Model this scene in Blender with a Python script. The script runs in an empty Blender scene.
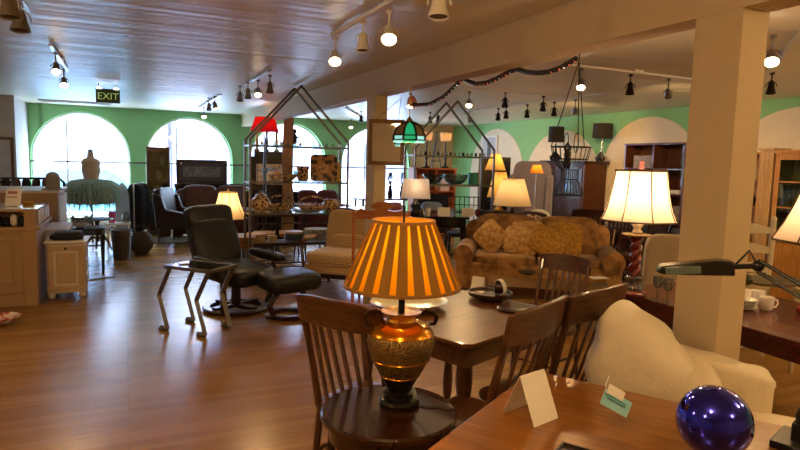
import bpy, bmesh, math, random
from mathutils import Vector, Matrix, Euler
random.seed(7)
PI = math.pi
R = math.radians
S = bpy.context.scene
COL = S.collection

# ------------------------------------------------------------------ camera
F, YAW, PIT, ROL, CH = 597.0, R(24.9), R(6.0), R(1.5), 1.62
cd = bpy.data.cameras.new('camera'); cam = bpy.data.objects.new('camera', cd); COL.objects.link(cam)
cd.sensor_width = 36.0; cd.lens = F / 800 * 36.0; cd.clip_start = .05; cd.clip_end = 300
CM = Matrix.Rotation(-YAW, 4, 'Z') @ Matrix.Rotation(PI/2 - PIT, 4, 'X') @ Matrix.Rotation(ROL, 4, 'Z')
CM.translation = Vector((0, 0, CH))
cam.matrix_world = CM
S.camera = cam
C3 = CM.to_3x3(); CP = Vector((0, 0, CH))
def ray(px, py): return C3 @ Vector(((px-400)/F, -(py-225)/F, -1.0))
def at(px, py, z=None, X=None, Y=None, d=None):
    """world point seen at photo pixel (px, py) that lies at height z / plane X / plane Y / depth d"""
    r = ray(px, py)
    if z is not None: k = (z-CH)/r.z
    elif X is not None: k = X/r.x
    elif Y is not None: k = Y/r.y
    else: k = d
    return CP + r*k
def zat(px, py, p):
    """height at which pixel (px,py) passes over the floor point p"""
    r = ray(px, py); return CH + r.z*math.hypot(p[0], p[1])/math.hypot(r.x, r.y)
CY = -YAW

# ------------------------------------------------------------------ materials
MATS = {}
def srgb(h):
    h = h.lstrip('#'); v = [int(h[i:i+2], 16)/255 for i in (0, 2, 4)]
    return tuple(x/12.92 if x <= .04045 else ((x+.055)/1.055)**2.4 for x in v) + (1,)
def mat(name, col, rough=.6, metal=0, var=.12, scale=8, bump=0, bscale=60, coat=0, trans=0, emit=None, es=0, bdist=.01, ior=1.45, sheen=0, stretch=(1, 1, 1), spec=None):
    if name in MATS: return MATS[name]
    m = bpy.data.materials.new(name); m.use_nodes = True; nt = m.node_tree; N = nt.nodes; L = nt.links
    b = N['Principled BSDF']; c = srgb(col) if isinstance(col, str) else tuple(col)+(1,)
    b.inputs['Roughness'].default_value = rough; b.inputs['Metallic'].default_value = metal
    b.inputs['Coat Weight'].default_value = coat; b.inputs['Transmission Weight'].default_value = trans; b.inputs['IOR'].default_value = ior
    b.inputs['Sheen Weight'].default_value = sheen
    if spec is not None: b.inputs['Specular IOR Level'].default_value = spec
    tc = N.new('ShaderNodeTexCoord'); mp = N.new('ShaderNodeMapping'); mp.inputs['Scale'].default_value = stretch
    L.new(tc.outputs['Object'], mp.inputs['Vector'])
    if var:
        n = N.new('ShaderNodeTexNoise'); n.inputs['Scale'].default_value = scale; n.inputs['Detail'].default_value = 4
        L.new(mp.outputs[0], n.inputs['Vector'])
        r = N.new('ShaderNodeValToRGB')
        r.color_ramp.elements[0].position = .3; r.color_ramp.elements[1].position = .7
        r.color_ramp.elements[0].color = tuple(x*(1-var) for x in c[:3])+(1,)
        r.color_ramp.elements[1].color = tuple(min(1, x*(1+var)) for x in c[:3])+(1,)
        L.new(n.outputs[0], r.inputs[0]); L.new(r.outputs[0], b.inputs['Base Color'])
    else: b.inputs['Base Color'].default_value = c
    if bump:
        n2 = N.new('ShaderNodeTexNoise'); n2.inputs['Scale'].default_value = bscale; n2.inputs['Detail'].default_value = 3
        L.new(mp.outputs[0], n2.inputs['Vector'])
        bp = N.new('ShaderNodeBump'); bp.inputs['Strength'].default_value = bump; bp.inputs['Distance'].default_value = bdist
        L.new(n2.outputs[0], bp.inputs['Height']); L.new(bp.outputs[0], b.inputs['Normal'])
    if emit:
        b.inputs['Emission Color'].default_value = srgb(emit); b.inputs['Emission Strength'].default_value = es
    MATS[name] = m
    return m
def wood(name, c1, c2, rough=.35, coat=.2, axis='x', scale=5, st=12):
    if name in MATS: return MATS[name]
    m = mat(name, c1, rough, coat=coat, var=0); nt = m.node_tree; N = nt.nodes; L = nt.links; b = N['Principled BSDF']
    tc = N.new('ShaderNodeTexCoord'); mp = N.new('ShaderNodeMapping')
    s = {'x': (1, st, st), 'y': (st, 1, st), 'z': (st, st, 1)}[axis]
    mp.inputs['Scale'].default_value = s; L.new(tc.outputs['Object'], mp.inputs['Vector'])
    n = N.new('ShaderNodeTexNoise'); n.inputs['Scale'].default_value = scale; n.inputs['Detail'].default_value = 6; n.inputs['Distortion'].default_value = .6
    L.new(mp.outputs[0], n.inputs['Vector'])
    r = N.new('ShaderNodeValToRGB'); r.color_ramp.elements[0].position = .3; r.color_ramp.elements[1].position = .72
    r.color_ramp.elements[0].color = srgb(c1); r.color_ramp.elements[1].color = srgb(c2)
    L.new(n.outputs[0], r.inputs[0]); L.new(r.outputs[0], b.inputs['Base Color'])
    bp = N.new('ShaderNodeBump'); bp.inputs['Strength'].default_value = .08; bp.inputs['Distance'].default_value = .003
    L.new(n.outputs[0], bp.inputs['Height']); L.new(bp.outputs[0], b.inputs['Normal'])
    return m
def shade_mat(name, col, tr=.55, rough=.8, es=0):
    """lampshade cloth: diffuse + translucent, so the bulb inside lights it"""
    if name in MATS: return MATS[name]
    m = bpy.data.materials.new(name); m.use_nodes = True; nt = m.node_tree; N = nt.nodes; L = nt.links
    N.remove(N['Principled BSDF']); out = N['Material Output']
    d = N.new('ShaderNodeBsdfDiffuse'); t = N.new('ShaderNodeBsdfTranslucent'); mx = N.new('ShaderNodeMixShader')
    d.inputs[0].default_value = srgb(col); t.inputs[0].default_value = srgb(col); mx.inputs[0].default_value = tr
    L.new(d.outputs[0], mx.inputs[1]); L.new(t.outputs[0], mx.inputs[2]); L.new(mx.outputs[0], out.inputs[0])
    MATS[name] = m
    return m
def fabric_pattern(name, c1, c2, kind='check', scale=40, rough=.9):
    if name in MATS: return MATS[name]
    m = mat(name, c1, rough, var=0, sheen=.2); nt = m.node_tree; N = nt.nodes; L = nt.links; b = N['Principled BSDF']
    tc = N.new('ShaderNodeTexCoord')
    if kind == 'check':
        t = N.new('ShaderNodeTexBrick'); t.inputs['Scale'].default_value = scale; t.offset = .5
        t.inputs['Color1'].default_value = srgb(c1); t.inputs['Color2'].default_value = srgb(c1); t.inputs['Mortar'].default_value = srgb(c2)
        t.inputs['Mortar Size'].default_value = .13; t.inputs['Brick Width'].default_value = 1; t.inputs['Row Height'].default_value = 1
        mp = N.new('ShaderNodeMapping'); mp.inputs['Rotation'].default_value = (R(90), 0, 0) ; L.new(tc.outputs['Object'], mp.inputs['Vector'])
        cx = N.new('ShaderNodeVectorMath'); cx.operation = 'ADD'
        # use x and (y+z) so that both seat and back show checks
        sp = N.new('ShaderNodeSeparateXYZ'); L.new(tc.outputs['Object'], sp.inputs[0])
        ad = N.new('ShaderNodeMath'); ad.operation = 'ADD'; L.new(sp.outputs[1], ad.inputs[0]); L.new(sp.outputs[2], ad.inputs[1])
        cb = N.new('ShaderNodeCombineXYZ'); L.new(sp.outputs[0], cb.inputs[0]); L.new(ad.outputs[0], cb.inputs[1])
        L.new(cb.outputs[0], t.inputs['Vector']); L.new(t.outputs[0], b.inputs['Base Color'])
    else:
        t = N.new('ShaderNodeTexVoronoi' if kind == 'floral' else 'ShaderNodeTexNoise'); t.inputs['Scale'].default_value = scale
        L.new(tc.outputs['Object'], t.inputs['Vector'])
        r = N.new('ShaderNodeValToRGB'); r.color_ramp.elements[0].position = .35; r.color_ramp.elements[1].position = .6
        r.color_ramp.elements[0].color = srgb(c1); r.color_ramp.elements[1].color = srgb(c2)
        L.new(t.outputs[0], r.inputs[0]); L.new(r.outputs[0], b.inputs['Base Color'])
    return m

M_white = mat('white_paint', '#e6e3dc', .6, var=.03)
M_steel = mat('brushed_steel', '#b9b6b0', .3, 1, var=.05)
M_chrome = mat('chrome', '#dcdcdc', .12, 1, var=0)
M_dsteel = mat('dark_steel', '#6a625a', .35, .9, var=.1)
M_iron = mat('black_iron', '#15130f', .5, .4, var=.1)
M_black = mat('black_plastic', '#0e0e0f', .35, var=.05)
M_blackgloss = mat('black_lacquer', '#0b0a0c', .15, var=.05, coat=.5)
M_leather = mat('black_leather', '#17181c', .36, var=.15, bump=.25, bscale=90)
M_bleather = mat('brown_leather', '#50291a', .42, var=.2, bump=.2, bscale=60)
M_dleather = mat('dark_brown_leather', '#26130e', .4, var=.15, bump=.2, bscale=60)
M_cream_leather = mat('cream_leather', '#ddd0b6', .5, var=.05, scale=4, bump=1.0, bscale=7, bdist=.02)
M_gold = mat('antique_gold', '#b98a34', .38, .85, var=.2, bump=.15, bscale=60)
M_brass = mat('brass', '#b08a4a', .3, .9, var=.1)
M_glass = mat('clear_glass', '#eef6f4', .03, trans=1, var=0)
M_tglass = mat('shelf_glass', '#bfe0d4', .05, trans=.85, var=0)
M_dglass = mat('smoked_glass', '#10181c', .06, var=0, coat=.6)
M_ceramic = mat('white_ceramic', '#ece7dd', .2, var=.02, coat=.4)
M_paper = mat('white_card', '#f1ece2', .8, var=.02)
M_dark_wood = wood('dark_walnut', '#1e0d07', '#3a1a0d')
M_dark_wood_z = wood('dark_walnut_upright', '#1c0c07', '#38190d', axis='z')
M_mahog = wood('mahogany', '#34110a', '#5c2413', rough=.25, coat=.4)
M_chair = wood('brown_oak', '#341b0c', '#5f3a1e', rough=.3, coat=.35, axis='z')
M_chair_h = wood('brown_oak_across', '#341b0c', '#633c1e', rough=.28, coat=.35)
M_dtable = wood('dining_oak', '#4a2810', '#744522', rough=.32, coat=.3, scale=3)
M_orange = wood('honey_oak', '#754410', '#9c6422', rough=.28, coat=.35, scale=3)
M_honey_z = wood('pale_oak_upright', '#a9702e', '#cf9a52', rough=.4, axis='z')
M_pine = wood('washed_pine', '#b08a5c', '#c9a878', rough=.5, coat=0, axis='z', st=8)
M_redwood = wood('red_mahogany', '#4a100a', '#7d2414', rough=.2, coat=.5, axis='z')

# ------------------------------------------------------------------ geometry helper
def rotm(rot): return Euler([R(a) for a in rot]).to_matrix() if rot else Matrix.Identity(3)
class MB:
    def __init__(s): s.bm = bmesh.new()
    def _add(s, vs, fs):
        v = [s.bm.verts.new(p) for p in vs]
        for f in fs:
            try: s.bm.faces.new([v[i] for i in f])
            except ValueError: pass
        return s
    def box(s, x, y, z, sx, sy, sz, rot=None):
        M = rotm(rot); c = Vector((x, y, z)); vs = []
        for a in (-.5, .5):
            for b in (-.5, .5):
                for d in (-.5, .5): vs.append(c + M @ Vector((a*sx, b*sy, d*sz)))
        return s._add(vs, [(0, 1, 3, 2), (4, 6, 7, 5), (0, 4, 5, 1), (2, 3, 7, 6), (0, 2, 6, 4), (1, 5, 7, 3)])
    def bb(s, x0, x1, y0, y1, z0, z1): return s.box((x0+x1)/2, (y0+y1)/2, (z0+z1)/2, x1-x0, y1-y0, z1-z0)
    def tube(s, pts, r, n=8, closed=False, caps=True):
        pts = [Vector(p) for p in pts]; k = len(pts); rs = r if isinstance(r, (list, tuple)) else [r]*k
        vs = []; up = None
        for i, p in enumerate(pts):
            if closed: t = pts[(i+1) % k]-pts[i-1]
            else: t = pts[min(i+1, k-1)]-pts[max(i-1, 0)]
            t = t.normalized() if t.length > 1e-9 else Vector((0, 0, 1))
            if up is None: up = Vector((0, 0, 1)) if abs(t.z) < .9 else Vector((1, 0, 0))
            a = t.cross(up)
            if a.length < 1e-6: a = t.cross(Vector((0, 1, 0)))
            a.normalize(); b = a.cross(t).normalized(); up = b
            for j in range(n):
                w = 2*PI*j/n; vs.append(p + (a*math.cos(w)+b*math.sin(w))*rs[i])
        fs = []
        for i in range(k if closed else k-1):
            o, q = i*n, ((i+1) % k)*n
            for j in range(n): fs.append((o+j, q+j, q+(j+1) % n, o+(j+1) % n))
        if caps and not closed: fs += [tuple(range(n)), tuple(range((k-1)*n, k*n))[::-1]]
        return s._add(vs, fs)
    def lathe(s, prof, n=28, c=(0, 0, 0), rot=None, wob=None, a0=0, closed=False):
        M = rotm(rot); c = Vector(c); vs = []
        for i, (r, z) in enumerate(prof):
            for j in range(n):
                a = 2*PI*j/n+a0; q = r*(wob(j, i) if wob else 1)
                vs.append(c + M @ Vector((q*math.cos(a), q*math.sin(a), z)))
        k = len(prof); fs = []
        for i in range(k-1):
            for j in range(n): fs.append((i*n+j, i*n+(j+1) % n, (i+1)*n+(j+1) % n, (i+1)*n+j))
        if closed:
            for j in range(n): fs.append(((k-1)*n+j, (k-1)*n+(j+1) % n, (j+1) % n, j))
        else:
            if prof[0][0] > 1e-4: fs.append(tuple(range(n))[::-1])
            if prof[-1][0] > 1e-4: fs.append(tuple(range((k-1)*n, k*n)))
        return s._add(vs, fs)
    def shell(s, prof, th=.004, n=32, c=(0, 0, 0), rot=None, wob=None):
        """open thin shell of revolution"""
        p = list(prof)+[(max(r-th, .001), z) for r, z in reversed(prof)]
        return s.lathe(p, n, c, rot, (lambda j, i: wob(j, min(i, 2*len(prof)-1-i))) if wob else None, closed=True)
    def sup(s, x, y, z, sx, sy, sz, e=.4, rot=None, nu=20, nv=12, f=None):
        """superellipsoid: a soft block"""
        M = rotm(rot); c = Vector((x, y, z)); vs = []
        g = lambda w, q: math.copysign(abs(w)**q, w)
        for i in range(1, nv):
            v = -PI/2+PI*i/nv
            for j in range(nu):
                u = 2*PI*j/nu
                p = Vector((sx/2*g(math.cos(v), e)*g(math.cos(u), e), sy/2*g(math.cos(v), e)*g(math.sin(u), e), sz/2*g(math.sin(v), e)))
                if f: p = Vector(f(p.x, p.y, p.z))
                vs.append(c+M@p)
        m = nv-1; vs.append(c+M@Vector((0, 0, -sz/2))); vs.append(c+M@Vector((0, 0, sz/2)))
        fs = [(i*nu+j, i*nu+(j+1) % nu, (i+1)*nu+(j+1) % nu, (i+1)*nu+j) for i in range(m-1) for j in range(nu)]
        fs += [(m*nu, (j+1) % nu, j) for j in range(nu)] + [(m*nu+1, (m-1)*nu+j, (m-1)*nu+(j+1) % nu) for j in range(nu)]
        return s._add(vs, fs)
    def ball(s, x, y, z, r, n=16): return s.sup(x, y, z, 2*r, 2*r, 2*r, 1, None, n, max(6, n//2))
    def prism(s, pts, axis, a, b):
        """pts 2D outline extruded along axis from a to b"""
        mk = {'x': lambda u, v, w: (w, u, v), 'y': lambda u, v, w: (u, w, v), 'z': lambda u, v, w: (u, v, w)}[axis]
        k = len(pts); vs = [mk(u, v, a) for u, v in pts]+[mk(u, v, b) for u, v in pts]
        return s._add(vs, [tuple(range(k))[::-1], tuple(range(k, 2*k))]+[(i, (i+1) % k, k+(i+1) % k, k+i) for i in range(k)])
    def build(s, name, m, parent=None, bevel=0, ang=40, sub=0):
        bmesh.ops.recalc_face_normals(s.bm, faces=s.bm.faces)
        me = bpy.data.meshes.new(name); s.bm.to_mesh(me); s.bm.free()
        for p in me.polygons: p.use_smooth = True
        me.set_sharp_from_angle(angle=R(ang))
        me.materials.append(m); o = bpy.data.objects.new(name, me); COL.objects.link(o)
        if parent is not None: o.parent = parent
        if bevel:
            b = o.modifiers.new('bevel', 'BEVEL'); b.width = bevel; b.segments = 2; b.limit_method = 'ANGLE'; b.angle_limit = R(50); b.harden_normals = False
        if sub:
            q = o.modifiers.new('subsurf', 'SUBSURF'); q.levels = sub; q.render_levels = sub
        return o
def tag(o, label, cat, group=None, kind=None):
    if label: o['label'] = label
    if cat: o['category'] = cat
    if group: o['group'] = group
    if kind: o['kind'] = kind
    return o
def thing(name, label, cat, loc=(0, 0, 0), rz=0, group=None):
    o = bpy.data.objects.new(name, None); COL.objects.link(o); o.empty_display_size = .1
    o.location = loc; o.rotation_euler = (0, 0, rz); return tag(o, label, cat, group)
def put(o, loc, rz=0, sc=1):
    o.location = loc; o.rotation_euler = (0, 0, rz); o.scale = (sc, sc, sc); return o
def struct(o): o['kind'] = 'structure'; return o
def copy_tree(o, parent=None):
    c = o.copy(); COL.objects.link(c); c.parent = parent
    for ch in o.children: copy_tree(ch, c)
    return c
def clone(o, loc, rz=0, label=None, group=None, sc=1):
    c = copy_tree(o); put(c, loc, rz, sc)
    if label: c['label'] = label
    if group: c['group'] = group
    return c
def light(kind, loc, w, col='#ffc27a', size=.05, spot=None, aim=None, blend=.5):
    ld = bpy.data.lights.new('light', kind); ld.energy = w; ld.color = srgb(col)[:3]
    o = bpy.data.objects.new('light', ld); COL.objects.link(o); o.location = loc
    if kind == 'POINT': ld.shadow_soft_size = size
    if kind == 'SPOT':
        ld.shadow_soft_size = size; ld.spot_size = R(spot or 70); ld.spot_blend = blend
    if aim is not None: o.rotation_euler = (Vector(aim)-Vector(loc)).to_track_quat('-Z', 'Y').to_euler()
    return o

def thin_glass(name, tint, gl=.08, rough=.02):
    if name in MATS: return MATS[name]
    m = bpy.data.materials.new(name); m.use_nodes = True; nt = m.node_tree; N = nt.nodes; L = nt.links
    N.remove(N['Principled BSDF']); out = N['Material Output']
    t = N.new('ShaderNodeBsdfTransparent'); g = N.new('ShaderNodeBsdfGlossy'); mx = N.new('ShaderNodeMixShader')
    t.inputs[0].default_value = srgb(tint); g.inputs['Roughness'].default_value = rough
    lw = N.new('ShaderNodeLayerWeight'); lw.inputs[0].default_value = .25
    ad = N.new('ShaderNodeMath'); ad.operation = 'MULTIPLY_ADD'; ad.inputs[1].default_value = .6; ad.inputs[2].default_value = gl
    L.new(lw.outputs['Fresnel'], ad.inputs[0]); L.new(ad.outputs[0], mx.inputs[0])
    L.new(t.outputs[0], mx.inputs[1]); L.new(g.outputs[0], mx.inputs[2]); L.new(mx.outputs[0], out.inputs[0])
    MATS[name] = m; return m
M_win = thin_glass('window_glass', '#f4faff', .02)
M_shelfglass = thin_glass('shelf_glass_sheet', '#cfe6dc', .12)
M_vessel = thin_glass('vessel_glass', '#dfe9e6', .16, .05)
def emis(name, col, st):
    if name in MATS: return MATS[name]
    return mat(name, '#fff4e0', .4, var=0, emit=col, es=st)

# ================================================================== ROOM
H = 2.59; D = 13.85; XR = 7.9; XL = -4.2; Y0 = -3.0; BX = 2.43
M_green = mat('green_wall_paint', '#86bd80', .75, var=.03, bump=.05, bscale=200)
M_cream = mat('cream_wall_paint', '#c0ac8a', .75, var=.03, bump=.05, bscale=200)
M_arch = mat('pale_cream_arch_paint', '#dccfb4', .75, var=.03)
M_greywall = mat('grey_white_wall_paint', '#b9b5ad', .7, var=.03)
M_ceil = mat('plaster_ceiling', '#e0dac4', .38, var=.05, scale=2.2, stretch=(.22, 3, 1), bump=.7, bscale=1.7, bdist=.035, coat=.0, spec=.6)
def floor_mat():
    m = mat('floor_boards', '#9a6434', .3, var=0); nt = m.node_tree; N = nt.nodes; L = nt.links; b = N['Principled BSDF']
    tc = N.new('ShaderNodeTexCoord'); t = N.new('ShaderNodeTexBrick'); t.offset = .43; t.offset_frequency = 2; t.squash = .7; t.squash_frequency = 3
    t.inputs['Scale'].default_value = 1; t.inputs['Brick Width'].default_value = 2.6; t.inputs['Row Height'].default_value = .07
    t.inputs['Mortar Size'].default_value = .0009; t.inputs['Color1'].default_value = srgb('#8e6632'); t.inputs['Color2'].default_value = srgb('#a67e48'); t.inputs['Mortar'].default_value = srgb('#5a3c1e')
    L.new(tc.outputs['Object'], t.inputs['Vector'])
    mp = N.new('ShaderNodeMapping'); mp.inputs['Scale'].default_value = (1.2, 22, 1); L.new(tc.outputs['Object'], mp.inputs[0])
    n = N.new('ShaderNodeTexNoise'); n.inputs['Scale'].default_value = 2.5; n.inputs['Detail'].default_value = 6; L.new(mp.outputs[0], n.inputs['Vector'])
    r = N.new('ShaderNodeValToRGB'); r.color_ramp.elements[0].color = (.55, .5, .45, 1); r.color_ramp.elements[1].color = (1.15, 1.12, 1.1, 1)
    L.new(n.outputs[0], r.inputs[0])
    mx = N.new('ShaderNodeMix'); mx.data_type = 'RGBA'; mx.blend_type = 'MULTIPLY'; mx.inputs[0].default_value = .75
    L.new(t.outputs['Color'], mx.inputs['A']); L.new(r.outputs[0], mx.inputs['B']); L.new(mx.outputs['Result'], b.inputs['Base Color'])
    rr = N.new('ShaderNodeMapRange'); rr.inputs[3].default_value = .16; rr.inputs[4].default_value = .32; L.new(n.outputs[0], rr.inputs[0]); L.new(rr.outputs[0], b.inputs['Roughness'])
    bp = N.new('ShaderNodeBump'); bp.inputs['Strength'].default_value = .25; bp.inputs['Distance'].default_value = .004
    L.new(t.outputs['Fac'], bp.inputs['Height']); bp.invert = True; L.new(bp.outputs[0], b.inputs['Normal'])
    return m
struct(MB().bb(XL, XR, Y0, D+.25, -.1, 0).build('floor', floor_mat()))
struct(MB().bb(XL, XR, Y0, D+.25, H, H+.12).build('ceiling', M_ceil))
struct(MB().bb(XR, XR+.15, Y0, D+.25, 0, H).build('wall_right', M_green))
struct(MB().bb(XL-.15, XL, Y0, D+.25, 0, H).build('wall_left', M_greywall))
struct(MB().bb(XL, XR, Y0-.15, Y0, 0, H).build('wall_back', M_cream))
struct(MB().bb(XL, -1.69, 12.3, D, 0, H).build('wall_left_return', M_greywall))

WC = [-.76, 1.33, 3.52, 5.73]; HW = .9; SP = 1.57; SILL = .33; ZT = 2.47
def arch_pts(c, hw, sp, zt, n=24): return [(c-hw*math.cos(PI*i/n), sp+(zt-sp)*math.sin(PI*i/n)) for i in range(n+1)]
mb = MB(); x = -1.69; T = .25
for c in WC:
    mb.bb(x, c-HW, D, D+T, 0, H); mb.bb(c-HW, c+HW, D, D+T, 0, SILL)
    p = arch_pts(c, HW, SP, ZT)
    for a, b in zip(p, p[1:]): mb.prism([a, b, (b[0], H), (a[0], H)], 'y', D, D+T)
    x = c+HW
mb.bb(x, 6.68, D, D+T, 0, H)
bmesh.ops.remove_doubles(mb.bm, verts=mb.bm.verts, dist=1e-5)
struct(mb.build('wall_front', M_green))
struct(MB().bb(6.68, XR, D-.02, D+T, 0, H).build('wall_front_end', M_cream))
for i, c in enumerate(WC):
    w = MB(); p = [(c-HW+.015, SILL)]+[(q[0]+(c-q[0])*.015, q[1]-.012) for q in arch_pts(c, HW, SP, ZT)]+[(c+HW-.015, SILL)]
    pts = [(q[0], D+.12, q[1]) for q in p]
    w.tube(pts, .03, 6); w.tube([(c-HW, D+.12, SILL+.02), (c+HW, D+.12, SILL+.02)], .035, 6)
    w.box(c-.27, D+.12, (SILL+2.3)/2, .035, .04, 2.3-SILL)
    fr = struct(w.build('window_%d' % (i+1), M_white))
    g = MB(); q = [(c-HW+.02, SILL)]+arch_pts(c, HW-.02, SP, ZT-.02)+[(c+HW-.02, SILL)]
    g._add([(u, D+.12, v) for u, v in q], [tuple(range(len(q)))])
    struct(g.build('window_%d_glass' % (i+1), M_win, fr))
    s = MB().bb(c-HW-.03, c+HW+.03, D-.12, D+.02, SILL-.05, SILL+.01); struct(s.build('window_%d_sill' % (i+1), M_white, bevel=.005))
# painted cream arches on the right wall
for i, (c, hw, sp, zt) in enumerate([(11.8, 1.08, 1.4, 2.45), (9.5, 1.13, 1.3, 2.33), (7.33, 1.0, 1.6, 2.47), (4.9, 1.05, 1.5, 2.46), (2.4, 1.05, 1.5, 2.46)]):
    m = MB(); p = [(c-hw, .0)]+arch_pts(c, hw, sp, zt)+[(c+hw, .0)]
    m._add([(XR-.012, u, v) for u, v in p]+[(XR, u, v) for u, v in p], [tuple(range(len(p)))]+[(k, (k+1) % len(p), len(p)+(k+1) % len(p), len(p)+k) for k in range(len(p))])
    struct(m.build('trim_%d' % (i+1), M_arch))
struct(MB().bb(BX, BX+.17, Y0, D, 2.32, H).build('beam', M_cream))
struct(MB().bb(BX, BX+.17, 1.79, 2.03, 0, 2.32).build('column_near', M_cream, bevel=.004))
struct(MB().bb(BX, BX+.14, 5.93, 6.18, 0, 2.32).build('column_far', M_cream, bevel=.004))

for n, a in (('front', (-1.69, XR, D-.015, D, 0, .1)), ('right', (XR-.03, XR-.012, Y0, D, 0, .1))):
    struct(MB().bb(*a).build('baseboard_'+n, M_white))
struct(MB().tube([(-1.66, D-.06, 1.46), (XR-1.3, D-.06, 1.46)], .018, 8).build('trim_rod', M_dsteel))
# faint ceiling rail joint lines in the right hand room
# exterior
M_pave = mat('pavement', '#b9bcc0', .8, var=.06)
o = MB().bb(-14, 22, D+.25, 60, -.25, -.12).build('street_ground', M_pave); struct(o)
M_fac = mat('pale_facade', '#dfe0e4', .8, var=.03); M_fac2 = mat('lilac_facade', '#b8b2c6', .8, var=.04); M_owin = mat('far_window_glass', '#646e7a', .6, var=.1, spec=.1)
b = thing('building', 'white building across the street with rows of windows, seen through arched window behind dress form', 'building', (-1.5, 27, -.12))
MB().bb(-7, 3.0, 0, 6, 0, 7.5).build('facade', M_fac, b)
for r_ in range(3):
    for k in range(6):
        MB().bb(-6.3+k*1.5, -5.6+k*1.5, -.04, .02, 1.6+r_*1.9, 2.7+r_*1.9).build('window', M_owin, b)
MB().bb(-7, 3.0, -.9, .0, 3.35, 3.5).build('canopy', M_fac2, b)
b = thing('building', 'pale lilac building with wide shop windows across the street behind second arch', 'building', (6.5, 28, -.12))
MB().bb(-4.5, 10, 0, 6, 0, 6).build('facade', M_fac2, b)
for k in range(7): MB().bb(-3.9+k*1.9, -2.7+k*1.9, -.04, .02, .9, 2.6).build('window', M_owin, b)
M_car = mat('pale_blue_car_paint', '#6fb6d6', .25, .2, var=.02, coat=.6)
c = thing('car', 'pale blue car parked outside arched window behind dress form', 'car', (-1.1, 17.6, -.12))
prof = [(-2.1, .3), (-2.1, .75), (-1.9, .95), (-1.2, 1.02), (-.75, 1.4), (.75, 1.42), (1.35, 1.02), (2.0, .9), (2.15, .7), (2.15, .3)]
MB().prism(prof, 'y', -.85, .85).build('car_body', M_car, c, bevel=.06)
MB().prism([(-.98, 1.02), (-.68, 1.33), (.68, 1.35), (1.1, 1.02)], 'y', -.87, .87).build('side_window', M_owin, c)
for sx in (-1.35, 1.4):
    for sy in (-.8, .8): MB().tube([(sx, sy-.1, .33), (sx, sy+.1, .33)], .33, 20).build('wheel', M_black, c)

# world: bright overcast daylight
w = bpy.data.worlds.new('sky'); S.world = w; w.use_nodes = True; nt = w.node_tree
bg = nt.nodes['Background']; bg.inputs[0].default_value = srgb('#cfe1ff'); bg.inputs[1].default_value = 17.0
for i, c in enumerate(WC):
    ld = bpy.data.lights.new('daylight_portal', 'AREA'); ld.shape = 'RECTANGLE'; ld.size = 1.8; ld.size_y = 2.15; ld.cycles.is_portal = True
    o = bpy.data.objects.new('daylight_portal', ld); COL.objects.link(o); o.location = (c, D+.3, 1.4); o.rotation_euler = (R(-90), 0, 0)

# ================================================================== CEILING FITTINGS
M_lens = emis('lit_lamp_lens', '#ffe2b0', 22)
M_lensoff = mat('unlit_lamp_lens', '#4a4540', .2, var=0)
M_fixt = mat('grey_silver_fixture', '#8a8580', .35, .7, var=.05)
M_fixdark = mat('bronze_fixture', '#2a211b', .4, .6, var=.05)
def rail(label, x0, y0, x1, y1, z=H-.025, m=None):
    t = thing('track_rail', label, 'track light rail', ((x0+x1)/2, (y0+y1)/2, z), math.atan2(y1-y0, x1-x0))
    l = math.hypot(x1-x0, y1-y0)
    MB().box(0, 0, 0, l, .035, .02).build('rail_bar', m or M_white, t, bevel=.003)
    MB().box(0, 0, .012, .12, .06, .026).build('power_feed', m or M_white, t, bevel=.004)
def spot(px, py, lit, label, aim=None, m=None, w=19, big=1, zc=2.42, cone=95, group=None):
    big *= .86; p = at(px, py, z=zc); hx_ = Vector((p.x, p.y, 0)).normalized()
    q = Vector(aim) if aim else Vector((p.x, p.y, 0))-hx_*(2.0 if lit else .3)
    dirv = (q-p).normalized(); t = thing('spotlight', label, 'spotlight', tuple(p), 0, group)
    rot = dirv.to_track_quat('-Z', 'Y').to_euler(); rt = [math.degrees(a) for a in rot]
    mm = m or M_fixt
    MB().tube([(0, 0, .03), (0, 0, H-.03-p.z)], .008*big, 8).lathe([(.001, H-.045-p.z), (.022, H-.045-p.z), (.022, H-.022-p.z), (.001, H-.022-p.z)], 12).build('stem', mm, t)
    MB().lathe([(.018*big, .07), (.03*big, .05), (.036*big, 0), (.05*big, -.045), (.052*big, -.055), (.046*big, -.055), (.034*big, -.02), (.001, -.02)], 18, rot=rt).build('lamp_head', mm, t)
    MB().lathe([(.001, -.04), (.043*big, -.046), (.043*big, -.042), (.001, -.036)], 16, rot=rt).build('lens', M_lens if lit else M_lensoff, t)
    MB().tube([tuple(rotm(rt) @ Vector((math.cos(a)*.055*big, 0, .01+math.sin(a)*.06*big))) for a in [PI*i/8 for i in range(9)]], .004, 6).build('yoke', mm, t)
    if lit: light('SPOT', tuple(p+dirv*.07), w, '#ffd08e', .05, cone, tuple(q), .8)
    return t
XA, XB = -.56, 1.46
rail('silver track rail on left ceiling nearest the top corner', XA, 3.6, XA, 4.8, m=M_steel)
rail('silver track rail on left ceiling near the exit sign', XA, 6.2, XA, 7.9, m=M_steel)
rail('silver track rail over leather sofa by second arch', 1.36, 9.5, 1.36, 12.4, m=M_steel)
rail('silver track rail with four lamps above first gabled shelf', XB, 6.6, XB, 8.3, m=M_steel)
rail('long white track rail beside the beam at top of picture', XB, 2.2, XB, 4.45, m=M_white)
spot(10, 8, 0, 'unlit silver spotlight in top left corner, upper of the two', big=1.3)
spot(20, 22, 0, 'unlit silver spotlight in top left corner, lower of the two', big=1.3)
spot(56, 68, 1, 'lit silver spotlight left of exit sign, upper of the pair', None)
spot(64, 82, 1, 'lit silver spotlight left of exit sign, lower of the pair', None)
spot(204, 115, 1, 'lit spotlight over second arch, lowest of its cluster', None)
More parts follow.
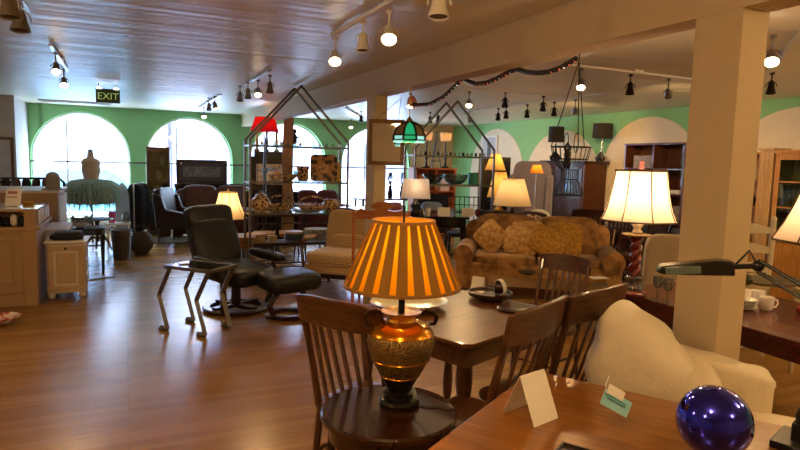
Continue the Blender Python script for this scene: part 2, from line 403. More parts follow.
spot(209, 107, 0, 'unlit spotlight over second arch, middle of its cluster')
spot(215, 106, 1, 'lit spotlight over second arch, right of its cluster', (1.6, 9.0, 0))
spot(240, 97, 0, 'unlit spotlight above gabled shelf, first of four from the window side')
spot(248, 94, 0, 'unlit spotlight above gabled shelf, second of four from the window side')
spot(258, 92, 1, 'lit spotlight above gabled shelf, third of four from the window side', None)
spot(270, 88, 0, 'unlit spotlight above gabled shelf, last of four nearest the camera')
spot(335, 57, 1, 'lit white spotlight at far end of long rail by beam', None, M_white, big=1.15)
spot(363, 43, 0, 'unlit spotlight second along the long rail by beam', None, M_white, big=1.1)
spot(389, 34, 1, 'lit white spotlight third along the long rail by beam', None, M_white, big=1.2)
spot(439, 7, 0, 'large unlit spotlight at near end of long rail by beam', None, M_white, big=1.3)
XC = 5.7
rail('white track rail running along right room ceiling over sofa', 5.6, 5.9, 5.6, 9.8)
rail('white track rail across right room above wire basket', 3.7, 4.52, 5.6, 4.52)
rail('white track rail above bookcases right of near column', 4.0, 2.5, 5.6, 3.8)
rail('white track rail above second gabled shelf', 3.6, 6.6, 5.4, 6.55)
rail('white track rail behind the hanging gilt mirror', 3.6, 10.2, 5.0, 12.8)
G = None
spot(351, 126, 1, 'lit spotlight seen just left of far column near green wall', None)
spot(361, 119, 0, 'unlit dark spotlight against far column edge', None, M_fixdark)
spot(410, 104, 1, 'lit spotlight behind pink shell at garland end', None, w=34)
spot(430, 120, 0, 'unlit spotlight inside gable of second shelf, left one', None, M_fixdark)
spot(438, 119, 0, 'unlit spotlight inside gable of second shelf, right one', None, M_fixdark)
spot(469, 103, 1, 'lit spotlight just right of second shelf peak', None, w=34)
spot(469, 119, 1, 'lit spotlight below the one beside shelf peak', (7.6, 10.8, 1.2), w=85)
spot(505, 103, 0, 'unlit dark spotlight hanging highest above the painted arches', None, M_fixdark)
spot(498, 117, 0, 'unlit dark spotlight, first of two close together on ceiling', None, M_fixdark)
spot(506, 115, 0, 'unlit dark spotlight, second of two close together on ceiling', None, M_fixdark)
spot(527, 114, 0, 'unlit dark spotlight alone above second painted arch', None, M_fixdark)
spot(543, 107, 0, 'unlit dark spotlight left of wire basket chains, higher one', None, M_fixdark)
spot(554, 112, 0, 'unlit dark spotlight left of wire basket chains, lower one', None, M_fixdark)
spot(581, 84, 1, 'lit spotlight right of wire basket chains, upper one', None, w=34)
spot(575, 110, 1, 'lit spotlight behind wire basket chains, lower one', (7.7, 9.0, 1.3), w=90)
spot(630, 89, 0, 'unlit dark spotlight alone left of near column', None, M_fixdark)
spot(668, 93, 1, 'lit spotlight left of near column above bookcase', (7.6, 6.4, 1.2), w=90)
spot(772, 57, 1, 'lit spotlight right of near column, upper of two', None, w=34, big=1.2)
spot(771, 88, 0, 'unlit dark spotlight right of near column, lower of two', None, M_fixdark)
# unseen point lights added outside the picture as warm fill, no fittings
for p, w_ in (((.2, .6, 2.45), 26), ((-1.5, .8, 2.45), 30), ((-2.4, 3.6, 2.45), 35), ((3.6, .2, 2.45), 28), ((5.6, .6, 2.45), 40), ((6.4, 2.4, 2.3), 26), ((2.0, -1.2, 2.45), 20)):
    light('POINT', p, w_, '#ffd294', .12)

p = at(108, 96, z=2.42)
t = thing('exit_sign', 'green lettered exit sign hanging from left ceiling', 'exit sign', tuple(p), R(0))
MB().box(0, 0, 0, .30, .04, .19).build('sign_panel', mat('dark_green_panel', '#25361f', .4, var=.05), t, bevel=.004)
MB().tube([(-.11, 0, .09), (-.11, 0, H-p.z)], .008).tube([(.11, 0, .09), (.11, 0, H-p.z)], .008).build('hanger', M_white, t)
for nm, dx in (('end_light', -.105), ('end_light', .105)): MB().box(dx, -.02, .098, .06, .03, .016).build(nm, emis('white_glow', '#ffffff', 4), t)
tx = bpy.data.curves.new('lettering', 'FONT'); tx.body = 'EXIT'; tx.size = .13; tx.align_x = 'CENTER'; tx.align_y = 'CENTER'; tx.extrude = .002
tmp = bpy.data.objects.new('lettering_source', tx); COL.objects.link(tmp); bpy.context.view_layer.update()
me = bpy.data.meshes.new_from_object(tmp.evaluated_get(bpy.context.evaluated_depsgraph_get())); bpy.data.objects.remove(tmp)
to = bpy.data.objects.new('lettering', me); COL.objects.link(to); to.parent = t; to.location = (0, -.023, -.01); to.rotation_euler = (R(90), 0, 0)
me.materials.clear(); me.materials.append(emis('green_glow', '#3fae3a', .35))
v = thing('ceiling_vent', 'long white linear vent on ceiling above first arched window', 'vent', (-.78, 12.8, H))
MB().box(0, 0, -.015, 1.2, .16, .03).build('vent_frame', M_white, v, bevel=.004)
MB().box(0, -.0, -.032, 1.12, .07, .006).build('slot', M_lensoff, v)

# ================================================================== LEFT SIDE: COUNTER AND WINDOW
M_counter = mat('tan_painted_wood', '#a98a66', .5, var=.05, scale=3)
M_counter_l = mat('light_painted_wood', '#d9cfbf', .45, var=.04)
def frame_panel(t, name, m, x0, x1, y, z0, z1, fr=.07):
    """raised panel front facing -y"""
    f = MB(); f.bb(x0, x1, y-.02, y, z0, z0+fr); f.bb(x0, x1, y-.02, y, z1-fr, z1); f.bb(x0, x0+fr, y-.02, y, z0+fr, z1-fr); f.bb(x1-fr, x1, y-.02, y, z0+fr, z1-fr)
    f.bb(x0+fr+.03, x1-fr-.03, y-.012, y, z0+fr+.03, z1-fr-.03)
    return f.build(name, m, t, bevel=.006)
c = thing('checkout_counter', 'tan panelled shop counter with glass top at left edge of the picture', 'counter', (-1.18, 7.32, 0))
MB().bb(-.95, .33, 0, 1.2, .0, .82).bb(-.97, .36, -.03, 1.22, .80, .84).bb(-.95, .33, -.03, 0, 0, .12).build('cabinet_body', M_counter, c, bevel=.006)
for x0, x1 in ((-.9, -.35), (-.33, .2)): frame_panel(c, 'front_panel', M_counter, x0, x1, 0, .14, .76)
MB().bb(.2, .33, -.045, 0, 0, .8).build('corner_post', M_counter, c, bevel=.004)
m_ = MB().bb(-.95, -.32, 0, 1.0, .84, 1.02).bb(.22, .33, 0, 1.0, .84, 1.02).bb(-.32, .22, .25, 1.0, .84, 1.02).bb(-.32, .22, 0, .25, 1.0, 1.02)
m_.build('display_case', M_counter, c)
MB().bb(-.96, .35, -.02, 1.02, 1.02, 1.035).build('glass_top', M_dglass if False else mat('pale_glass_top', '#c9d6da', .06, var=0, coat=1), c, bevel=.003)
for k in range(4): MB().bb(.335, .35, .08+k*.26, .26+k*.26, .86, 1.0).build('side_slat', M_white, c, bevel=.003)
# merchandise in the counter opening
for k, (nm, col, dx, h_) in enumerate([('scarf', '#1a1a1e', -.27, .12), ('scarf', '#20262c', -.2, .14), ('necklace_stand', '#2a211c', -.12, .13), ('scarf', '#111317', -.05, .12), ('necklace_stand', '#0d0d10', .02, .1), ('jewellery_bust', '#d8d2c8', .09, .13), ('scarf', '#16181c', .16, .11)]):
    t = MB().sup(0, 0, h_/2, .07, .12, h_, .7).build(nm, mat('cloth_'+col[1:], col, .7, var=.3, scale=40)); put(t, (-1.15+dx, 7.42, .84))
    tag(t, {0: 'dark scarf at the left end of the counter opening', 1: 'grey blue folded scarf second from left in the counter opening', 2: 'brown necklace stand third from left in the counter opening', 3: 'dark folded scarf in the middle of the counter opening', 4: 'short black necklace stand right of centre in counter opening', 5: 'small pale jewellery bust in the counter opening', 6: 'dark scarf at the right end of the counter opening'}[k], nm.replace('_', ' '))
c = thing('display_cabinet', 'second tan counter with white slatted side behind the glass topped counter', 'counter', (-1.25, 9.0, 0))
MB().bb(-.9, .45, 0, 1.2, 0, 1.1).build('cabinet_body', M_counter, c, bevel=.006)
MB().bb(-.92, .48, -.03, 1.25, 1.1, 1.13).build('top', M_counter_l, c, bevel=.004)
for k in range(7): MB().bb(.46, .475, .05+k*.165, .13+k*.165, .12, 1.05).build('side_slat', M_white, c, bevel=.003)
# shelf slope: low white stepped shelf unit running to the small cabinet
c = thing('slatted_rack', 'low white slatted rack between the counter and the window', 'rack', (-.74, 8.03, 0))
MB().bb(-.12, .12, 0, .84, .70, .73).build('top', M_white, c)
for k in range(5): MB().bb(.09, .12, .02+k*.2, .08+k*.2, 0, .7).bb(-.12, -.09, .02+k*.2, .08+k*.2, 0, .7).build('upright', M_white, c)
c = thing('side_cabinet', 'small cream cabinet with raised panel door and bun feet beside counter', 'cabinet', (-.6, 7.5, 0))
MB().bb(-.19, .19, 0, .48, .07, .62).build('cabinet_body', M_counter_l, c, bevel=.005)
MB().bb(-.215, .215, -.02, .5, .62, .65).build('top', M_counter_l, c, bevel=.008)
dd = frame_panel(c, 'door', mat('cream_panel', '#c0a888', .5, var=.03), -.175, .175, 0, .1, .6, .05)
MB().lathe([(.001, 0), (.012, .004), (.014, .014), (.001, .02)], 12, (0, -.02, .575), (90, 0, 0)).build('knob', M_iron, dd)
for sx in (-.15, .15):
    for sy in (.05, .43): MB().lathe([(.02, 0), (.038, .02), (.038, .05), (.02, .075)], 14, (sx, sy, 0)).build('bun_foot', M_counter_l, c)
for k in range(3): MB().bb(.19, .2, .04, .44, .12+k*.165, .26+k*.165).build('side_drawer', M_counter_l, c, bevel=.004)
t = thing('folded_clothes', 'dark folded clothes lying on top of the small cream cabinet', 'clothes', (-.6, 7.72, .65))
MB().sup(0, 0, .03, .34, .3, .06, .5).build('lower_garment', mat('navy_cloth', '#15161d', .8, var=.2), t)
MB().sup(.02, 0, .075, .28, .24, .04, .5).build('upper_garment', mat('grey_cloth', '#3c4048', .8, var=.2), t)
# things on the counter
t = thing('price_sign', 'white paper sign leaning back on the glass topped counter', 'sign', (-1.1, 7.6, 1.035), R(-20))
MB().box(0, .03, .1, .15, .008, .2, (-18, 0, 8)).build('sheet', M_paper, t)
MB().box(0, .021, .15, .09, .004, .03, (-18, 0, 8)).box(-.01, .024, .1, .1, .003, .012, (-18, 0, 8)).build('printing', mat('pink_print', '#b98080', .8), t)
t = tag(MB().sup(0, 0, .025, .12, .09, .05, .6).build('pouch', mat('red_cloth', '#8f1820', .6)), 'small red pouch beside the leaning paper sign', 'pouch'); put(t, (-1.27, 7.62, 1.035))
t = tag(MB().sup(0, 0, .02, .12, .06, .04, .7).build('yellow_box', mat('yellow_card', '#c78f2d', .6)), 'small yellow box at back of the glass topped counter', 'box'); put(t, (-.98, 7.85, 1.035))
hp = at(53, 188, Y=9.25); 
t = thing('hat', 'grey brown felt hat with rounded crown sitting on the second counter', 'hat', (hp.x, 9.25, 1.13)); t.scale = (.72, .72, .9)
MB().lathe([(.15, .0), (.155, .012), (.12, .02), (.115, .1), (.125, .17), (.1, .23), (.05, .26), (.001, .265)], 24).build('crown', mat('felt', '#9a9284', .9, var=.1), t)
MB().lathe([(.10, 0), (.19, .004), (.2, .012), (.12, .024)], 24).build('brim', MATS['felt'], t)
t = thing('clothes_bar', 'dark bar of hanging shawls in front of window at far left', 'rail', (-1.2, 10.6, 0))
MB().tube([(-.5, 0, 0), (-.5, 0, 1.23), (.3, 0, 1.23), (.36, 0, 1.17), (.36, 0, 0)], .02, 8).build('frame', M_iron, t)
for k in range(6): MB().sup(-.4+k*.13, 0, 1.08, .12, .1, .3, .6).build('shawl', mat('dark_shawl_%d' % (k % 3), ['#3b2a2a', '#5a4a44', '#2a2c34'][k % 3], .9), t)
t = thing('laptop', 'open laptop on stacked papers at the far left of the counter', 'laptop', (-1.75, 8.0, 1.035), R(15))
MB().box(0, 0, .012, .32, .22, .018).build('keyboard_base', M_black, t, bevel=.003); MB().box(0, .12, .11, .32, .01, .2, (-12, 0, 0)).build('screen', M_dglass, t, bevel=.003)
# black low table and its plant
t = thing('low_table', 'black low table holding a leafy plant left of the metal bin', 'table', (-.55, 9.1, 0))
MB().bb(-.3, .3, -.15, .25, .60, .63).bb(-.27, .27, -.12, .22, .53, .6).build('tabletop', M_blackgloss, t, bevel=.004)
for sx in (-.26, .27):
    for sy in (-.11, .21): MB().lathe([(.014, 0), (.018, .2), (.026, .5), (.026, .56)], 10, (sx, sy, 0)).build('leg', M_blackgloss, t)
t = thing('potted_plant', 'low leafy green plant in pale bowl on the black low table', 'plant', (-.55, 9.1, .63))
MB().shell([(.04, 0), (.1, .03), (.14, .08)], .008, 20).build('bowl', M_ceramic, t)
m_ = MB(); rnd = random.Random(3)
for k in range(60):
    a = rnd.uniform(0, 2*PI); r_ = rnd.uniform(.03, .16); zz = rnd.uniform(.05, .14)
    m_.sup(r_*math.cos(a), r_*math.sin(a), zz, .075, .035, .008, 1, (rnd.uniform(-30, 30), rnd.uniform(-40, 10), math.degrees(a)), 8, 5)
m_.build('leaves', mat('leaf_green', '#5d6b40', .6, var=.3, scale=30), t)
# pedestal table
t = thing('pedestal_table', 'small dark pedestal table on scrolled tripod feet below the dress form', 'table', (-.41, 10.95, 0))
MB().lathe([(.001, .0), (.028, .02), (.04, .06), (.022, .12), (.035, .22), (.03, .3), (.05, .36), (.001, .38)], 16, (0, 0, .18)).build('column', M_dark_wood, t)
MB().lathe([(.001, 0), (.24, 0), (.255, .012), (.24, .025), (.001, .025)], 28, (0, 0, .55)).build('tabletop', M_dark_wood, t)
for k in range(3):
    a = k*2*PI/3-.4; pts = [(math.cos(a)*u, math.sin(a)*u, v) for u, v in ((.02, .25), (.1, .27), (.17, .2), (.21, .1), (.27, .035), (.31, .03))]
    MB().tube(pts, [.022, .022, .02, .018, .018, .014], 8).build('foot', M_dark_wood, t)
# dress form
t = thing('dress_form', 'cream dressmaker torso wearing a fluffy sage green tulle skirt', 'mannequin', (at(93, 245, z=0).x, 11.95, 0), R(-10))
M_linen = mat('beige_linen', '#c9b59c', .9, var=.05)
def oval(k): return lambda j, i: 1-.22*abs(math.sin(2*PI*j/28))
MB().lathe([(.001, .86), (.13, .88), (.165, .96), (.15, 1.06), (.118, 1.16), (.135, 1.26), (.158, 1.34), (.15, 1.42), (.165, 1.47), (.13, 1.53), (.06, 1.56), (.05, 1.62), (.045, 1.66), (.001, 1.665)], 28, wob=oval(0)).build('torso', M_linen, t)
MB().lathe([(.001, 1.665), (.05, 1.665), (.05, 1.685), (.02, 1.70), (.001, 1.705)], 16).build('neck_cap', M_dark_wood, t)
m_ = MB()
for k in range(650):
    a = rnd.uniform(0, 2*PI); z0 = rnd.uniform(1.1, 1.18); l = rnd.uniform(.2, .5); sp_ = rnd.uniform(.1, .5)
    m_.tube([(math.cos(a)*.1, math.sin(a)*.09, z0), (math.cos(a)*(.1+sp_*.5), math.sin(a)*(.1+sp_*.5), z0-.03), (math.cos(a)*(.1+sp_*.75), math.sin(a)*(.1+sp_*.75), z0-l*.45), (math.cos(a+.05)*(.1+sp_*.8), math.sin(a+.05)*(.1+sp_*.8), z0-l)], [.008, .011, .01, .003], 4)
m_.build('tulle_skirt', mat('sage_tulle', '#a5bcaa', .9, var=.25, scale=20), t)
MB().lathe([(.12, 1.07), (.26, 1.0), (.36, .9), (.4, .76), (.38, .75), (.3, .8), (.1, 1.0)], 24).build('underskirt', mat('pale_tulle', '#8d9c90', .9, var=.2, scale=20), t)
MB().tube([(0, 0, .05), (0, 0, .9)], .016).build('stand_pole', M_iron, t)
MB().lathe([(.001, 0), (.17, 0), (.17, .02), (.05, .04), (.001, .05)], 20).build('stand_base', M_iron, t)
# metal bin with cup, round bag
t = thing('metal_bin', 'ribbed grey metal bin standing alone on the wood floor', 'bin', (-.05, 10.25, 0))
MB().shell([(.115, 0), (.12, .01), (.15, .44), (.158, .45), (.158, .46)], .006, 28, wob=lambda j, i: 1+.012*(j % 2)).lathe([(.001, .005), (.11, .005), (.11, .012), (.001, .012)], 20).build('bin_body', mat('galvanised_metal', '#77777a', .4, .8, var=.15), t)
MB().lathe([(.158, .36), (.163, .37), (.158, .38)], 28).build('hoop', MATS['galvanised_metal'], t)
t = thing('cup', 'pink plastic cup standing on a stool behind the metal bin', 'cup', (-.2, 11.6, .43))
MB().shell([(.05, 0), (.06, .2)], .005, 18).build('cup_body', mat('pink_plastic', '#d86aa8', .4, var=0), t)
MB().lathe([(.001, 0), (.048, 0), (.048, .008), (.001, .008)], 18).build('cup_base', MATS['pink_plastic'], t)
t = thing('stool', 'low white stool under the pink cup behind the bin', 'stool', (-.1, 11.6, 0))
MB().box(0, 0, .415, .4, .26, .03).build('seat', M_white, t, bevel=.006)
for sx in (-.17, .17):
    for sy in (-.1, .1): MB().box(sx, sy, .2, .03, .03, .4).build('leg', M_white, t, bevel=.003)
t = thing('glass_jar', 'clear glass jar beside the pink cup on white stool', 'jar', (0.02, 11.58, .43))
MB().shell([(.045, 0), (.06, .02), (.06, .13), (.035, .16), (.04, .19)], .004, 18).build('jar_body', M_vessel, t)
MB().lathe([(.001, 0), (.044, 0), (.044, .02), (.001, .02)], 18).build('jar_base', M_vessel, t)
t = thing('round_basket', 'round bellied dark basket on the floor right of the metal bin', 'basket', (.24, 10.7, 0))
MB().shell([(.09, 0), (.17, .08), (.2, .19), (.16, .31), (.11, .36)], .012, 24, wob=lambda j, i: 1+.02*(j % 2)).lathe([(.001, .004), (.09, .004), (.09, .014), (.001, .014)], 20).build('basket_body', mat('dark_wicker', '#4c4238', .8, var=.3, scale=60, bump=.4), t)
MB().tube([(.0+.11*math.cos(PI*i/10), 0, .35+.12*math.sin(PI*i/10)) for i in range(11)], .009, 6).build('handle', MATS['dark_wicker'], t)
t = thing('low_sign', 'low white signboard with purple letters standing under first window', 'sign', (-.4, 13.3, 0))
MB().box(0, 0, .16, 1.1, .03, .26).build('board', M_white, t, bevel=.004)
m_ = MB()
for k in range(11): m_.lathe([(.02, 0), (.042, 0), (.042, .006), (.02, .006)], 10, (-.42+k*.085, -.016, .12+.01*(k % 2)), (90, 0, 0), closed=True)
m_.build('lettering', mat('purple_paint', '#6a4a78', .6), t)
for sx in (-.4, .4): MB().box(sx, 0, .02, .05, .2, .04).build('foot', M_white, t)
t = thing('floor_mat', 'small dark triangular display foot lying on floor by cabinet', 'stand', (-.42, 8.7, 0))
t['label'] = 'flat dark triangular metal stand foot on floor beside the small cabinet'
MB().prism([(-.2, -.22), (.3, 0), (-.2, .2)], 'z', .0, .012).build('plate', M_dsteel, t); MB().tube([(-.12, 0, .01), (-.12, 0, .3)], .01).build('post', M_dsteel, t); t.name = 'stand_foot'
t = thing('bowl', 'red and white patterned bowl on floor at the left edge', 'bowl', tuple(at(2, 324, z=0)))
MB().shell([(.06, 0), (.11, .03), (.16, .075)], .008, 26).lathe([(.001, 0), (.06, 0), (.06, .01), (.001, .01)], 20).build('bowl_body', fabric_pattern('red_white_glaze', '#b03a2a', '#e8ddd0', 'floral', 18, .3), t)
# coat rack with dark garments, ironing board
t = thing('clothes_rack', 'dark coats hanging on a low rack between the two windows', 'clothes rack', (.26, 12.8, 0), R(75))
MB().tube([(-.35, 0, .02), (-.35, 0, 1.08), (.35, 0, 1.08), (.35, 0, .02)], .014, 8).build('rack_frame', M_steel, t)
for k in range(4): MB().sup(-.24+k*.16, 0, .6, .15, .3, .95, .55, (0, 3*(k-1.5), 0)).build('coat', mat('coat_%d' % (k % 2), ['#15161b', '#2a2629'][k % 2], .85, var=.2), t)
t = thing('ironing_board', 'slim white ironing board standing upright beside the dark coats', 'ironing board', (-.03, 12.55, 0), R(-30))
MB().prism([(-.14, 0.03), (.14, 0.03), (.14, .85), (.09, 1.02), (0, 1.1), (-.09, 1.02), (-.14, .85)], 'y', -.015, .015).build('board', mat('grey_cover', '#9a9da4', .8), t, bevel=.005)
MB().tube([(-.1, .03, 0.01), (.06, .05, .8)], .01).tube([(.1, .03, 0.01), (-.06, .05, .8)], .01).build('folded_legs', M_steel, t)
# china cabinet with glass door in front of the window pier
t = thing('china_cabinet', 'tall narrow brown cabinet with glass door standing left of leather sofa', 'cabinet', (.66, 13.25, 0), R(-6))
MB().bb(-.22, .22, .0, .02, 0, 0).build('trim', M_mahog, t) if False else None
b_ = MB(); b_.bb(-.22, -.19, -.17, .17, 0, 1.78).bb(.19, .22, -.17, .17, 0, 1.78).bb(-.19, .19, .15, .17, 0, 1.78)
for zz in (.02, .5, .82, 1.12, 1.42, 1.76): b_.bb(-.19, .19, -.15, .15, zz-.01, zz+.01)
b_.build('case', M_chair, t, bevel=.003)
f_ = MB(); f_.bb(-.22, .22, -.19, -.17, 1.70, 1.80).bb(-.22, .22, -.19, -.17, .0, .1).bb(-.22, -.17, -.19, -.17, .1, 1.7).bb(.17, .22, -.19, -.17, .1, 1.7)
dd = f_.build('door', M_chair, t, bevel=.003); MB().bb(-.17, .17, -.182, -.178, .1, 1.7).build('glass', M_shelfglass, dd)
for k, (dx, zz, c_) in enumerate([(-.08, .51, '#6a4a30'), (.06, .51, '#d8d2c6'), (-.05, .83, '#c8c4c0'), (.08, .83, '#7a2a20'), (0, 1.13, '#c9c9c9'), (.07, 1.43, '#b8b2a0')]):
    o = MB().shell([(.03, 0), (.055, .05), (.06, .1), (.035, .16), (.04, .18)], .004, 14).lathe([(.001, 0), (.03, 0), (.03, .01), (.001, .01)], 14).build('vase', mat('glaze_'+c_[1:], c_, .3))
    put(o, (.66+dx*1.0, 13.25, zz)); tag(o, ['brown vase on lowest cabinet shelf, left of white vase', 'white vase on lowest glazed cabinet shelf', 'grey vase on second glazed cabinet shelf', 'red vase on second glazed cabinet shelf', 'silver grey vase alone on third glazed cabinet shelf', 'pale vase alone on top glazed cabinet shelf'][k], 'vase', 'vases in the glazed cabinet')
# console with framed long picture
t = thing('console', 'long black console behind the leather sofa under second arch', 'console', (1.75, 13.45, 0))
MB().bb(-.8, .85, -.2, .2, .98, 1.06).bb(-.78, .83, -.18, .18, .55, .98).build('console_body', M_blackgloss, t, bevel=.006)
for sx in (-.74, .79):
    for sy in (-.15, .15): MB().box(sx, sy, .275, .06, .06, .55).build('leg', M_blackgloss, t)
t = thing('framed_picture', 'long dark framed grey relief picture leaning in second arched window', 'picture', (1.53, 13.45, 1.06), R(-4))
MB().bb(-.52, .52, -.03, 0, 0, .06).bb(-.52, .52, -.03, 0, .44, .5).bb(-.52, -.46, -.03, 0, .06, .44).bb(.46, .52, -.03, 0, .06, .44).build('frame', M_dark_wood, t, bevel=.004)
MB().bb(-.46, .46, -.015, -.005, .06, .44).build('backing', mat('dark_mount', '#4a4240', .7), t)
MB().bb(-.38, .38, -.022, -.014, .14, .36).build('relief', mat('grey_relief', '#6f675f', .6, var=.5, scale=14, bump=.8, bscale=20), t)
MB().lathe([(.001, 0), (.02, 0), (.02, .004), (.001, .004)], 12, (-.42, -.03, .42), (90, 0, 0)).build('price_dot', M_paper, t)
# leather sofa
def sofa(name, label, cat, W, Dp, Hs, seat_h, arm_h, m, n_seat=2, n_back=2, armw=.2, foot=M_dark_wood, e=.3, piping=None):
    t = thing(name, label, cat)
    MB().sup(0, 0, seat_h*.5+.03, W-.06, Dp-.06, seat_h*.75, .15).build('base', m, t)
    sw = (W-2*armw)/n_seat
    for k in range(n_seat): MB().sup(-W/2+armw+sw*(k+.5), -.06, seat_h+.0, sw-.006, Dp-.22, .17, .35).build('seat_cushion', m, t)
    MB().sup(0, Dp/2-.11, (Hs+.1)/2, W-.1, .2, Hs-.1, .3, (-6, 0, 0)).build('back_frame', m, t)
    bw = (W-2*armw)/n_back
    for k in range(n_back): MB().sup(-W/2+armw+bw*(k+.5), Dp/2-.24, (Hs+seat_h)/2+.06, bw-.006, .22, Hs-seat_h+.02, .45, (-12, 0, 0)).build('back_cushion', m, t)
    for sx in (-1, 1):
        a = MB().sup(sx*(W/2-armw/2), -.02, arm_h/2+.02, armw, Dp-.04, arm_h-.06, .2)
        a.tube([(sx*(W/2-armw/2), -Dp/2-.01, arm_h-.07), (sx*(W/2-armw/2), Dp/2-.1, arm_h-.07)], armw*.58, 16)
        a.build('arm', m, t)
    for sx in (-W/2+.1, W/2-.1):
        for sy in (-Dp/2+.08, Dp/2-.08): MB().lathe([(.02, 0), (.03, .05), (.035, .1)], 10, (sx, sy, 0)).build('foot', foot, t)
    return t
s = sofa('leather_sofa', 'brown leather sofa below the second arched window', 'sofa', 1.75, .85, .98, .46, .62, M_bleather, 2, 2)
put(s, (1.75, 12.72, 0), R(-3))
t = thing('wing_chair', 'dark brown leather armchair with tapered legs turned sideways before the window', 'armchair', (.95, 11.75, 0), R(60))
MB().sup(0, -.03, .42, .62, .62, .16, .3).build('seat', M_dleather, t)
MB().sup(0, .27, .7, .64, .14, .68, .3, (-10, 0, 0)).build('backrest', M_dleather, t)
for sx in (-1, 1): MB().prism([(-.32, .3), (.3, .3), (.36, .95), (.2, .9), (.12, .66), (-.3, .6)], 'x', sx*.33-.05, sx*.33+.05).build('side_wing', M_dleather, t, bevel=.03)
for sx in (-.28, .28):
    for sy in (-.26, .26): MB().tube([(sx, sy, .34), (sx*1.08, sy*1.1, 0)], [.025, .013], 8).build('leg', M_dark_wood, t)
# fur rug bit under the wing chair
t = tag(MB().sup(0, 0, .012, 1.5, .8, .024, .4).build('rug', fabric_pattern('grey_patterned_rug', '#2c2622', '#6f665c', 'floral', 9)), 'dark grey patterned rug under the brown leather armchair', 'rug'); put(t, (1.2, 12.2, 0.0))

# ================================================================== MIDDLE
M_shade_cream = shade_mat('cream_shade_cloth', '#f3dfae', .5)
M_shade_white = shade_mat('white_shade_cloth', '#f0e6dc', .45)
M_shade_yellow = shade_mat('yellow_shade_cloth', '#eecb70', .5)
M_shade_orange = shade_mat('orange_shade_cloth', '#e0913a', .5)
M_shade_red = shade_mat('red_shade_cloth', '#d01a1c', .45)
M_shade_black = mat('black_shade_cloth', '#2a2220', .85, var=.05)
M_bulb = emis('warm_bulb', '#ffd9a0', 6)
def lamp(name, label, loc, rz, prof, bm_, sh, sm, w, col='#ffd0a0', group=None, ribs=0, ribm=None, finial=True, n=28, rect=None, stem=None):
    """prof: (r,z) of the base; sh: (list of (r,z)) shade profile bottom to top"""
    t = thing(name, label, 'lamp', loc, rz, group)
    MB().lathe([(.001, prof[0][1])]+prof+[(.001, prof[-1][1])], n).build('lamp_base', bm_, t)
    z0, z1 = sh[0][1], sh[-1][1]
    MB().tube([(0, 0, prof[-1][1]-.01), (0, 0, z1+(.03 if finial else -.02))], stem or .007).tube([(sh[-1][0]*.98, 0, z1-.015), (-sh[-1][0]*.98, 0, z1-.015)], .003, 6).build('stem', M_brass, t)
    if rect: # rectangular shade
        (ax, ay), (bx, by) = rect; m_ = MB()
        for th in (0,):
            v = [(-ax, -ay, z0), (ax, -ay, z0), (ax, ay, z0), (-ax, ay, z0), (-bx, -by, z1), (bx, -by, z1), (bx, by, z1), (-bx, by, z1)]
            m_._add(v, [(0, 1, 5, 4), (1, 2, 6, 5), (2, 3, 7, 6), (3, 0, 4, 7)])
        s_ = m_.build('lamp_shade', sm, t)
    else:
        m_ = MB(); k = 36 if not ribs else ribs*6
        vs = []; 
        for r_, z_ in sh:
            for j in range(k):
                a = 2*PI*j/k; q = r_
                if ribs: ph = (j % 6)/6; q = r_*(1-.045*math.sin(PI*ph))
                vs.append((q*math.cos(a), q*math.sin(a), z_))
        m_._add(vs, [(i*k+j, i*k+(j+1) % k, (i+1)*k+(j+1) % k, (i+1)*k+j) for i in range(len(sh)-1) for j in range(k)])
        s_ = m_.build('lamp_shade', sm, t)
        for r_, z_ in (sh[0], sh[-1]):
            tr = MB(); tr.tube([(r_*(1-.045*math.sin(PI*(j % 6)/6) if ribs else 1)*math.cos(2*PI*j/k), r_*(1-.045*math.sin(PI*(j % 6)/6) if ribs else 1)*math.sin(2*PI*j/k), z_) for j in range(k)], .004 if not ribs else .006, 6, closed=True)
            tr.build('shade_trim', ribm or sm, s_)
        if ribs and ribm:
            m_ = MB()
            for q in range(ribs):
                a = 2*PI*q/ribs; m_.tube([(r_*1.004*math.cos(a), r_*1.004*math.sin(a), z_) for r_, z_ in sh], .0045, 6)
            m_.build('shade_ribs', ribm, s_)
    if finial: MB().lathe([(.001, z1+.02), (.012, z1+.03), (.008, z1+.045), (.001, z1+.055)], 12).build('finial', M_brass, t)
    zb = z0+(z1-z0)*.42
    MB().ball(0, 0, zb, min(.03, sh[-1][0]*.4), 12).build('bulb', M_bulb if w else M_white, t)
    if w:
        p = Vector(loc); light('POINT', (p.x, p.y, p.z+zb+.06), w*.7, col, .035)
    return t
# side table and brass lamp behind recliner
tp = at(238, 234, z=.60)
t = thing('side_table', 'orange brown wooden side table right of the black recliner', 'table', (tp.x-.03, tp.y, 0), R(-15)); t.scale = (.85, .85, 1)
MB().bb(-.26, .3, -.26, .3, .55, .58).bb(-.23, .27, -.23, .27, .42, .55).build('tabletop', M_orange, t, bevel=.004)
MB().bb(-.19, .23, -.245, -.225, .43, .54).build('drawer', M_orange, t, bevel=.004)
for sx in (-.21, .25):
    for sy in (-.21, .25): MB().box(sx, sy, .21, .045, .045, .42).build('leg', M_orange, t, bevel=.004)
MB().bb(-.2, .24, -.2, .24, .14, .16).build('lower_shelf', M_orange, t)
lp = at(226, 228, z=.58)
lamp('table_lamp', 'brass lamp with flared cream panelled shade behind the black recliner', (tp.x-.12, tp.y+.05, .58), 0,
     [(.075, 0), (.08, .02), (.03, .05), (.045, .09), (.06, .14), (.03, .19), (.012, .22)], M_brass,
     [(.25, .23), (.2, .32), (.16, .42), (.125, .54), (.12, .58)], M_shade_cream, 7, ribs=8, ribm=mat('tan_braid', '#a58550', .8))
